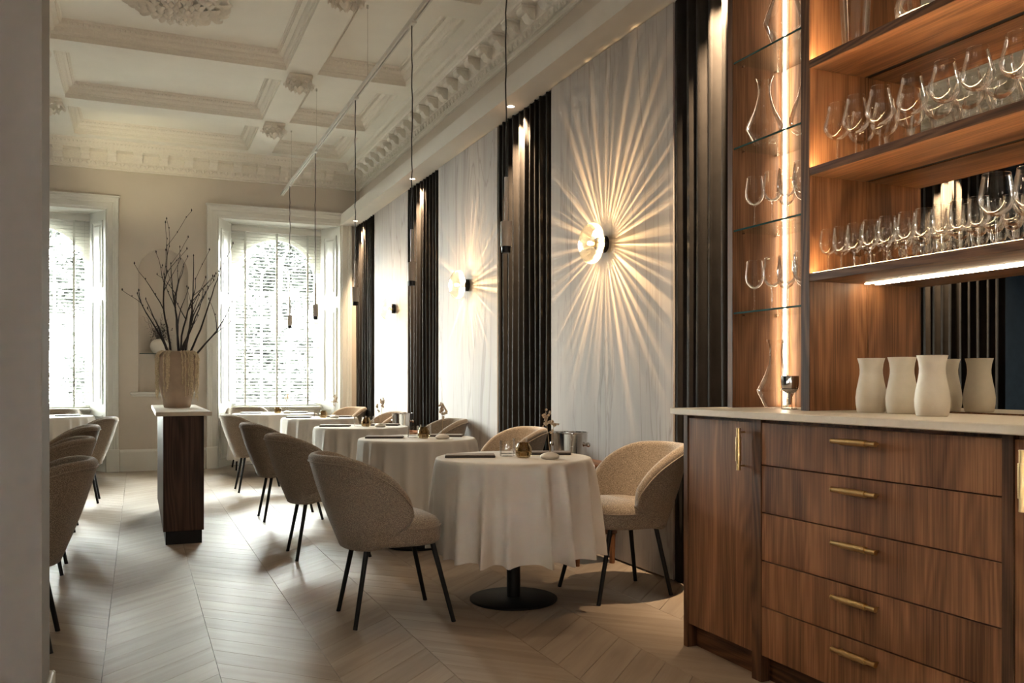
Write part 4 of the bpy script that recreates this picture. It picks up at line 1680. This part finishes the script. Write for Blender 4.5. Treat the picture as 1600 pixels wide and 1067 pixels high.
# ------------------------------------------------------------------ service stands with wine coolers
def stand(x, y, label, lab2):
    t = thing('side_stand', label, 'side table', (x, y, 0), 0, 'small wooden stands by the wall')
    obj('box', MB().box(-0.15, 0.15, -0.20, 0.20, 0.19, 0.615, 0.004), M_WALNUT, t, world=False)
    obj('top', MB().box(-0.16, 0.16, -0.21, 0.21, 0.615, 0.635, 0.004), M_OAKH, t, world=False)
    for a in (-0.125, 0.125):
        for b_ in (-0.175, 0.175):
            obj('leg', MB().tube([(a, b_, 0.195), (a, b_, 0.0)], [0.022, 0.016], 10), M_OAKV, t, 40, world=False)
    w = thing('wine_cooler', lab2, 'ice bucket', (x - 0.07, y + 0.03, 0.635), 0, 'steel wine coolers')
    obj('bucket', MB().lathe([(0, 0), (0.098, 0), (0.104, 0.006), (0.112, 0.185), (0.116, 0.188), (0.116, 0.193), (0.108, 0.193), (0.100, 0.010), (0, 0.008)], 48), M_STEEL, w, 40, world=False)
    for s_ in (-1, 1):
        ang = -0.95 if s_ < 0 else 2.19
        c = Vector((cos(ang) * 0.112, sin(ang) * 0.112, 0.115))
        d = Vector((cos(ang), sin(ang), 0))
        kb = MB()
        kb.tube([c - d * 0.004, c + d * 0.008], 0.009, 10)
        pr = [(-0.016, 0.0), (-0.012, 0.011), (0.0, 0.0165), (0.012, 0.011), (0.016, 0.0)]
        kb.tube([c + d * (0.018 + q) for q, _ in pr], [max(0.001, rr) for _, rr in pr], 14)
        obj('knob', kb, M_STEEL, w, 60, world=False)


stand(2.655, 5.06, 'small wooden stand between the two nearest chairs at the marble wall', 'polished steel wine cooler with ball knobs behind the nearest table')
stand(2.60, 8.78, 'small wooden stand at the marble wall beyond the third table', 'polished steel wine cooler behind the third table of the marble wall row')

# ------------------------------------------------------------------ console with the branch vase
t = thing('console_cabinet', 'long dark wood console with pale stone top standing in the aisle', 'cabinet', (0.30, 7.6, 0))
obj('body', MB().box(0.165, 0.437, 6.64, 8.56, 0.095, 0.912, 0.003), M_WALNUT, t)
obj('plinth', MB().box(0.182, 0.425, 6.66, 8.54, 0.0, 0.096), M_BLACK, t)
obj('stone_top', MB().box(0.115, 0.490, 6.59, 8.61, 0.912, 0.942, 0.003), M_STONE, t)
VX, VY, VZ = 0.300, 7.72, 0.942
v = thing('branch_vase', 'large clay vase of dark bare branches and hanging dried amaranth', 'vase', (VX, VY, VZ))
prof = [(0, 0), (0.098, 0), (0.104, 0.006), (0.118, 0.08), (0.140, 0.18), (0.154, 0.28), (0.157, 0.34), (0.150, 0.40), (0.128, 0.445), (0.112, 0.455), (0.112, 0.463), (0.100, 0.463), (0.100, 0.44), (0.13, 0.39), (0.13, 0.2), (0, 0.1)]
obj('vessel', MB().lathe(prof, 48), M_VASE, v, 50, world=False)
rg = random.Random(21)


def branch(b, p, d, l, r, depth, rg, wob=0.16):
    pts, rs = [p], [r]
    n = max(4, int(l / 0.07))
    q, dd = Vector(p), Vector(d).normalized()
    for k in range(n):
        dd = (dd + Vector((rg.uniform(-wob, wob), rg.uniform(-wob, wob), rg.uniform(-0.05, 0.09)))).normalized()
        q = q + dd * l / n
        pts.append(tuple(q))
        rs.append(max(0.0016, r * (1 - 0.75 * (k + 1) / n)))
        if k % 2 == 1 and depth == 0:
            b.lathe([(0, -0.004), (0.0045, 0.003), (0.003, 0.010), (0, 0.014)], 5, tuple(q + Vector((rs[-1], 0, 0))))
        if depth > 0 and k > n * 0.3 and rg.random() < 0.42:
            sd = (dd + Vector((rg.uniform(-0.9, 0.9), rg.uniform(-0.9, 0.9), rg.uniform(0.0, 0.5)))).normalized()
            branch(b, tuple(q), sd, l * rg.uniform(0.25, 0.42), rs[-1] * 0.75, depth - 1, rg, wob)
    b.tube(pts, rs, 6)
    b.lathe([(0, -0.006), (0.005, 0.004), (0.003, 0.014), (0, 0.02)], 6, pts[-1])


BR = [((-0.02, 0.0), (-0.09, -0.05, 1), 0.92), ((0.01, 0.02), (-0.10, 0.2, 1), 0.86), ((0.03, -0.01), (0.05, 0.1, 1), 0.68), ((0.05, 0.0), (0.24, -0.05, 1), 0.78), ((0.06, 0.03), (0.42, 0.1, 1), 0.62),
      ((-0.04, -0.02), (-0.24, 0.1, 1), 0.56), ((0.0, -0.03), (0.02, -0.2, 1), 0.58), ((-0.05, 0.02), (-0.14, -0.2, 1), 0.50), ((0.04, 0.04), (0.15, 0.25, 1), 0.62), ((0.02, 0.0), (-0.02, 0.05, 1), 0.78), ((0.03, 0.01), (0.12, -0.1, 1), 0.84)]
for (p, d, l) in BR:
    b = MB()
    branch(b, (p[0], p[1], 0.30), d, l + 0.12, 0.0100, 1, rg, 0.19)
    obj('branch', b, M_BRANCH, v, 60, world=False)
for k in range(44):
    a = rg.choice([rg.uniform(2.5, 3.7), rg.uniform(3.9, 4.4), rg.uniform(4.9, 6.3), rg.uniform(4.9, 6.2), rg.uniform(0, 2.5)])
    ln = rg.uniform(0.16, 0.40)
    pts, rs = [], []
    r0 = 0.108
    for i in range(16):
        f = i / 15
        if f < 0.18:
            q = f / 0.18
            r = r0 + 0.05 * q
            z = 0.452 + 0.016 * sin(pi * q) - 0.03 * q * q
        else:
            r = 0.160 + 0.006 * sin(i * 1.7 + k)
            z = 0.432 - (f - 0.18) / 0.82 * ln
        pts.append((r * cos(a) + rg.uniform(-.003, .003), r * sin(a) + rg.uniform(-.003, .003), z))
        rs.append((0.0065 if i % 2 else 0.0105) * (1 - 0.5 * f))
    obj('amaranth_strand', MB().tube(pts, rs, 6), M_AMAR, v, 50, world=False)

# niche vase
v = thing('round_vase', 'round white vase of curly twigs on the glass shelf in the niche', 'vase', (NX - 0.045, YB + 0.125, 1.521))
prof = [(0, 0), (0.055, 0), (0.075, 0.012), (0.105, 0.05), (0.118, 0.095), (0.110, 0.140), (0.085, 0.172), (0.062, 0.182), (0.060, 0.192), (0.050, 0.192), (0.050, 0.17), (0.09, 0.13), (0, 0.02)]
obj('vessel', MB().lathe(prof, 40), M_CERAM, v, 50, world=False)
rg = random.Random(77)
for k in range(9):
    b = MB()
    a = rg.uniform(0, 2 * pi)
    sx_ = [-0.75, -0.6, -0.35, -0.1, 0.15, -0.5, 0.35, -0.2, 0.05][k]
    p = Vector((0, 0, 0.16))
    d = Vector((sx_, rg.uniform(-0.25, 0.1), 1)).normalized()
    pts, rs = [tuple(p)], [0.004]
    for i in range(16):
        d2 = (d + Vector((0.55 * sin(i * 1.5 + k), 0.2 * cos(i * 1.3 + k), 0.25 * cos(i * 1.9)))).normalized()
        p = p + d2 * [0.026, 0.024, 0.022, 0.02][k % 4]
        pts.append(tuple(p))
        rs.append(0.004 * (1 - 0.7 * i / 16))
    b.tube(pts, rs, 5)
    obj('curly_twig', b, M_TWIG, v, 60, world=False)
fl = MB()
for k in range(420):
    q = Vector((rg.gauss(0.01, 0.058), rg.gauss(-0.01, 0.035), 0.265 + rg.gauss(0, 0.052)))
    u = Vector((rg.uniform(-1, 1), rg.uniform(-1, 1), rg.uniform(-1, 1))).normalized()
    w = u.cross(Vector((0.3, 0.2, 1))).normalized()
    s_ = rg.uniform(0.008, 0.018)
    fl.add([tuple(q), tuple(q + u * s_ + w * s_ * 0.4), tuple(q + u * s_ * 2), tuple(q + u * s_ - w * s_ * 0.4)], [(0, 1, 2, 3)])
obj('dark_blossom', fl, M_BRANCH, v, 0, world=False, recalc=False, kind='stuff')

# ------------------------------------------------------------------ oak bar: base units, worktop
BX = 2.205                                   # front plane of doors and drawers
def bar_handle(parent, y, z, half, vertical=False):
    """T-bar pull with a knurled grip; built in world axes under its door or drawer."""
    x = BX - 0.030
    ax = Vector((0, 0, 1)) if vertical else Vector((0, 1, 0))
    c = Vector((x, y, z))
    h = MB()
    for s_ in (-1, 1):
        h.cyl(c + ax * s_ * half, c + ax * s_ * half * 0.56, 0.0083, n=18)
        h.cyl(c + ax * s_ * half * 0.985, c + ax * s_ * half * 0.955, 0.0092, n=18)
        p = c + ax * s_ * half * 0.80
        h.tube([p, p + Vector((0.030, 0, 0))], 0.0038, 10)
    g = MB().cyl(c - ax * half * 0.57, c + ax * half * 0.57, 0.0112, n=22)
    for k in range(15):
        q = c + ax * half * 0.57 * (-1 + 2 * (k + 0.5) / 15)
        g.cyl(q - ax * 0.0012, q + ax * 0.0012, 0.0117, n=22)
    h.add(g.v, g.f)
    o = obj('handle', h, M_BRASS, parent, 40, label='knurled brass bar handle')
    return o


def base_unit(label, y0, y1, left_side, doors, drawers):
    t = thing('base_cabinet', label, 'cabinet', (2.5, (y0 + y1) / 2, 0), 0, 'oak base units of the bar')
    cb = MB().box(BX + 0.022, 2.78, y0 + 0.004, y1 - 0.004, 0.10, 1.008)
    obj('carcass', cb, M_OAKD, t)
    obj('plinth', MB().box(BX + 0.045, 2.75, y0 + 0.002, y1 - 0.002, 0.0, 0.10), M_OAKDH, t)
    if left_side:
        obj('end_panel', MB().box(BX - 0.004, 2.82, y1 - 0.030, y1, 0.0, 1.011, 0.0015), M_OAKD, t)
    for (a, b_) in doors:
        d = obj('door', MB().box(BX, BX + 0.020, a, b_, 0.104, 0.998, 0.0012), M_OAKV, t)
        if a > 2:
            bar_handle(d, a + 0.045, 0.890, 0.083, True)
        else:
            bar_handle(d, b_ - 0.045, 0.890, 0.083, True)
    for (a, b_, z0, z1) in drawers:
        d = obj('drawer', MB().box(BX, BX + 0.020, a, b_, z0, z1, 0.0012), M_OAKV, t)
        bar_handle(d, (a + b_) / 2 + 0.012, z1 - 0.044, 0.098)
    return t


u1 = base_unit('oak base cabinet with a single door at the end of the bar', 2.750, 3.240, True, [(2.779, 3.206)], [])
u2 = base_unit('oak base cabinet with five drawers and brass bar pulls', 1.684, 2.750, False, [], [(1.703, 2.721, a, b_) for a, b_ in ((0.837, 0.998), (0.655, 0.833), (0.471, 0.651), (0.294, 0.467), (0.104, 0.290))])
u3 = base_unit('oak base cabinet with a door, next to the drawers at the frame edge', 0.9, 1.684, False, [(0.94, 1.665)], [])
obj('post', MB().box(BX - 0.003, BX + 0.04, 2.723, 2.777, 0.0, 1.009, 0.001), M_OAKD, u1)
obj('post', MB().box(BX - 0.003, BX + 0.04, 1.667, 1.701, 0.0, 1.009, 0.001), M_OAKD, u2)
tag(obj('worktop', MB().box(2.160, 2.80, 0.85, 3.285, 1.012, 1.040, 0.003), M_STONE), 'pale stone worktop running over the oak base units', 'worktop')

# ------------------------------------------------------------------ upper shelving
SX0, SX1 = 2.440, 2.735
UA = thing('display_cabinet', 'narrow oak display unit with glass shelves and a light strip', 'shelving', (2.6, 2.98, 1.04))
obj('side_panel', MB().box(SX0, 2.76, 3.208, 3.240, 1.040, 3.34, 0.0012), M_OAKV, UA)
obj('front_edge', MB().box(SX0 - 0.003, SX0 + 0.001, 3.207, 3.241, 1.040, 3.34), M_OAKD, UA)
obj('back_panel', MB().box(SX1, 2.76, 2.75, 3.208, 1.040, 3.34), M_OAKV, UA)
obj('top_panel', MB().box(SX0, SX1, 2.766, 3.208, 3.22, 3.25), M_OAKX, UA)
led = obj('led_channel', MB().box(SX1 - 0.024, SX1 - 0.001, 3.184, 3.207, 1.041, 3.22), M_WHITEMET, UA)
obj('light_strip', MB().cyl((SX1 - 0.026, 3.182, 1.05), (SX1 - 0.026, 3.182, 3.21), 0.0055, n=10), M_LEDV, led, 40)
GZ = [2.950, 2.575, 2.194, 1.829, 1.463]
for z in GZ:
    g = obj('glass_shelf', MB().box(SX0 + 0.004, SX1 - 0.03, 2.768, 3.204, z - 0.008, z), M_SHELFGL, UA)
    obj('front_edge', MB().box(SX0 + 0.0015, SX0 + 0.0042, 2.768, 3.204, z - 0.008, z), M_GLEDGE, g)
    for (x, y) in ((2.49, 3.199), (2.67, 3.199), (2.49, 2.772), (2.67, 2.772)):
        obj('shelf_peg', MB().cyl((x, y - 0.006, z - 0.012), (x, y + 0.006, z - 0.012), 0.004, n=8), M_STEEL, g, 40)
UB = thing('shelving_unit', 'tall oak shelving unit with thick lit shelves and mirror back', 'shelving', (2.6, 1.9, 1.04))
obj('side_panel', MB().box(SX0 + 0.001, 2.76, 2.722, 2.766, 1.040, 3.34, 0.0012), M_OAKV, UB)
obj('front_edge', MB().box(SX0 - 0.003, SX0 + 0.002, 2.721, 2.767, 1.040, 3.34), M_OAKD, UB)
obj('side_panel', MB().box(SX0 + 0.001, 2.76, 0.90, 0.93, 1.040, 3.34, 0.0012), M_OAKV, UB)
obj('backing', MB().box(2.742, 2.76, 0.93, 2.722, 1.040, 3.34), M_OAKV, UB)
mi = obj('mirror', MB().box(2.736, 2.741, 0.935, 2.716, 1.046, 3.32), M_MIRROR, UB)
WZ = [2.422, 1.998, 1.581]
for z in WZ:
    s_ = obj('shelf', MB().box(SX0 + 0.002, 2.722, 0.931, 2.7215, z - 0.029, z), M_OAKH, UB)
    obj('front_edge', MB().box(SX0 - 0.002, SX0 + 0.003, 0.931, 2.7215, z - 0.0295, z + 0.0015), M_OAKDH, s_)
    obj('gap_shade_strip', MB().box(2.7222, 2.7355, 0.931, 2.7215, z - 0.027, z - 0.004), M_BLACK, s_)  # black strip standing in for the shade between shelf and mirror
    obj('light_strip', MB().box(SX0 + 0.006, SX0 + 0.016, 0.95, 2.712, z + 0.0002, z + 0.0030), M_LED, s_)
obj('light_strip', MB().box(2.704, 2.712, 0.95, 2.7, 1.581 - 0.0325, 1.581 - 0.0292), M_LEDS, UB)
obj('top_panel', MB().box(SX0, 2.735, 0.931, 2.7215, 3.0, 3.03), M_OAKH, UB)

# ------------------------------------------------------------------ stemware
def wine_glass(label, group, foot, stem, bowl):
    t = thing('wine_glass', label, 'wine glass', (0, 0, 0), 0, group)
    rr, zz = bowl[-1]
    b = MB().lathe(bowl + [(rr + 0.0006, zz + 0.0004), (rr, zz + 0.0012), (rr - 0.0007, zz + 0.0004), (rr - 0.0003, zz - 0.0004)], 28)
    link('bowl', b.mesh('bowl', M_GLASS, 60, recalc=False), t, False)
    zb = bowl[0][1]
    link('stem', MB().lathe([(0.0062, 0.0045), (0.0036, 0.014), (0.0030, zb * 0.5), (0.0034, zb * 0.9), (0.0055, zb + 0.002)], 10).mesh('stem', M_GSTEM, 60), t, False)
    link('foot', MB().lathe([(0, 0.0), (foot, 0.0), (foot, 0.0012), (foot * 0.5, 0.003), (0.006, 0.005), (0, 0.005)], 28).mesh('foot', M_GSTEM, 30), t, False)
    return t


BURG = [(0.004, .098), (0.016, .101), (0.032, .110), (0.045, .126), (0.0510, .143), (0.0505, .157), (0.0455, .180), (0.0385, .205), (0.0345, .226), (0.0335, .238)]
WHITE = [(0.004, .070), (0.014, .073), (0.024, .081), (0.031, .095), (0.0335, .110), (0.0330, .128), (0.0300, .150), (0.0282, .167)]
BORD = [(0.004, .098), (0.014, .101), (0.026, .110), (0.036, .125), (0.0410, .144), (0.0405, .165), (0.0365, .195), (0.0330, .222)]
BALL = [(0.004, .092), (0.018, .096), (0.034, .106), (0.046, .122), (0.052, .142), (0.0510, .162), (0.0465, .190), (0.0425, .214), (0.041, .224)]
g_burg = Placer(wine_glass('x', None, 0.040, 0.1, BURG))
g_white = Placer(wine_glass('x', None, 0.031, 0.07, WHITE))
g_bord = Placer(wine_glass('x', None, 0.037, 0.1, BORD))
g_ball = Placer(wine_glass('x', None, 0.039, 0.09, BALL))
ORDW = ['first', 'second', 'third', 'fourth', 'fifth', 'sixth', 'seventh', 'eighth', 'ninth', 'tenth', 'eleventh', 'twelfth', 'thirteenth']
rg = random.Random(9)
MID = [2.645, 2.545, 2.428, 2.290, 2.150, 2.021, 1.885]
for row, (x, ys, rw) in enumerate(((2.508, MID, 'front'), (2.640, [2.655, 2.535, 2.415, 2.290, 2.165, 2.040, 1.920], 'back'))):
    for k, y in enumerate(ys):
        g_burg((x + rg.uniform(-.004, .004), y, WZ[1]), rg.uniform(0, 6), '%s large balloon wine glass from the divider, %s row, middle oak shelf' % (ORDW[k], rw), 'balloon glasses on the middle oak shelf')
S3 = [2.672, 2.600, 2.526, 2.451, 2.373, 2.285, 2.211, 2.141, 2.072, 2.003, 1.930]
for row, (x, rw, dy) in enumerate(((2.485, 'front', 0), (2.560, 'middle', 0.012), (2.640, 'back', -0.01))):
    for k, y in enumerate(S3):
        if row == 0 and k > 9:
            continue
        g_white((x + rg.uniform(-.003, .003), y + dy + rg.uniform(-.004, .004), WZ[2]), rg.uniform(0, 6), '%s small wine glass from the divider, %s row, lowest oak shelf' % (ORDW[k], rw), 'small wine glasses on the lowest oak shelf')
for k, (x, y) in enumerate(((2.475, 1.930), (2.585, 1.900), (2.490, 1.822))):
    g_ball((x, y, WZ[2]), 0, ['tall balloon glass at the front edge beside the small glasses, lowest oak shelf', 'tall balloon glass standing behind another at the right end of the lowest oak shelf',
                              'last tall balloon glass at the frame edge on the lowest oak shelf'][k], 'tall balloon glasses on the lowest oak shelf')
for zi, nm in ((3, 'third'), (4, 'lowest')):
    for k, (x, y) in enumerate(((2.492, 3.124), (2.500, 3.015), (2.492, 2.915), (2.492, 2.820), (2.612, 3.060), (2.612, 2.945))):
        g_bord((x, y, GZ[zi]), rg.uniform(0, 6), '%s wine glass from the curtain, %s row, %s glass shelf' % (ORDW[k] if k < 4 else ORDW[k - 4], 'front' if k < 4 else 'back', 'lower-middle' if zi == 3 else 'lowest'),
               'wine glasses on the glass shelves')


def vessel(name, prof, loc, label, cat, group=None, m=None, n=36):
    o = link(name, MB().lathe(prof, n).mesh(name, m or M_GLASS, 60, recalc=False))
    o.location = loc
    return tag(o, label, cat, group)


DEC = [(0, 0.002), (0.044, 0.002), (0.047, 0.006), (0.062, 0.035), (0.080, 0.072), (0.0805, 0.080), (0.066, 0.110), (0.046, 0.150), (0.033, 0.188), (0.027, 0.222), (0.0265, 0.248), (0.031, 0.280), (0.040, 0.300)]
DEC2 = [(0, 0.002), (0.040, 0.002), (0.045, 0.008), (0.072, 0.085), (0.088, 0.125), (0.0875, 0.135), (0.070, 0.190), (0.045, 0.262), (0.031, 0.320), (0.027, 0.36), (0.030, 0.40)]
DEC3 = [(0, 0.002), (0.040, 0.002), (0.060, 0.018), (0.073, 0.050), (0.072, 0.072), (0.058, 0.115), (0.038, 0.165), (0.026, 0.215), (0.022, 0.26), (0.024, 0.32), (0.028, 0.345)]
vessel('decanter', DEC, (2.530, 3.105, GZ[2]), 'wide bellied glass decanter in front on the second glass shelf', 'decanter', 'glass decanters on the bar shelving')
vessel('decanter', DEC3, (2.590, 2.905, GZ[2]), 'tall necked glass decanter behind the light strip on the second glass shelf', 'decanter', 'glass decanters on the bar shelving')
vessel('decanter', [(r, z * 0.9) for r, z in DEC2], (2.540, 2.985, GZ[1]), 'tall diamond shaped glass decanter on the upper glass shelf', 'decanter', 'glass decanters on the bar shelving')
vessel('decanter', [(r * 1.0, z * 0.99) for r, z in DEC], (2.535, 3.035, 1.040), 'glass decanter standing on the worktop beside the steel funnel', 'decanter', 'glass decanters on the bar shelving')
t = thing('decanting_funnel', 'small steel decanting funnel on a wire stand on the worktop', 'funnel', (2.478, 2.880, 1.040))
cx, cy, cz = 2.478, 2.880, 1.040
obj('cup', MB().lathe([(0.006, 0.066), (0.020, 0.070), (0.031, 0.082), (0.036, 0.105), (0.0365, 0.139), (0.0345, 0.139), (0.034, 0.105), (0.029, 0.085), (0.018, 0.074), (0.0, 0.072)], 32, (cx, cy, cz)), M_STEEL, t, 50)
obj('spout', MB().tube([(cx, cy, cz + 0.07), (cx, cy, cz + 0.020)], [0.0075, 0.0065], 14), M_STEEL, t, 50)
w = MB()
for k in range(3):
    a = 2 * pi * k / 3 + 0.6
    w.tube([(cx + 0.034 * cos(a), cy + 0.034 * sin(a), cz + 0.085), (cx + 0.034 * cos(a), cy + 0.034 * sin(a), cz + 0.002)], 0.0014, 6)
w.tube([(cx + 0.034 * cos(2 * pi * k / 32), cy + 0.034 * sin(2 * pi * k / 32), cz + 0.0025) for k in range(33)], 0.002, 6)
w.tube([(cx + 0.0355 * cos(2 * pi * k / 32), cy + 0.0355 * sin(2 * pi * k / 32), cz + 0.085) for k in range(33)], 0.0016, 6)
obj('wire_stand', w, M_STEEL, t, 50)
PIT = [(0, 0), (0.047, 0), (0.0505, 0.004), (0.0545, 0.030), (0.0555, 0.055), (0.052, 0.085), (0.0455, 0.118), (0.0410, 0.145), (0.0405, 0.160), (0.043, 0.182), (0.0480, 0.200), (0.0490, 0.2035), (0.0465, 0.2035), (0.040, 0.18), (0.038, 0.155), (0.043, 0.11), (0.052, 0.06), (0.048, 0.012), (0, 0.008)]
for k, (x, y) in enumerate(((2.540, 2.505), (2.540, 2.360), (2.450, 2.150))):
    vessel('water_carafe', PIT, (x, y, 1.040), ['matt beige ceramic carafe on the worktop, the one nearest the divider', 'matt beige ceramic carafe standing between two others on the worktop', 'matt beige ceramic carafe on the worktop, farthest from the divider'][k],
           'carafe', 'ceramic carafes on the worktop', M_BISQ, 48)
vessel('flower_vase', [(0, 0.003), (0.046, 0.003), (0.049, 0.008), (0.052, 0.10), (0.060, 0.24), (0.066, 0.33), (0.063, 0.33), (0.048, 0.10), (0.046, 0.02), (0, 0.016)], (2.555, 2.600, WZ[0]), 'tall clear glass vase on the top oak shelf by the divider', 'vase')
vessel('glass_bowl', [(0, 0.004), (0.075, 0.003), (0.098, 0.012), (0.112, 0.035), (0.116, 0.07), (0.108, 0.10), (0.085, 0.125), (0.045, 0.15), (0.030, 0.20), (0.036, 0.26)], (2.580, 2.275, WZ[0]), 'wide low glass ship decanter on the top oak shelf', 'decanter')
bpy.context.view_layer.update()
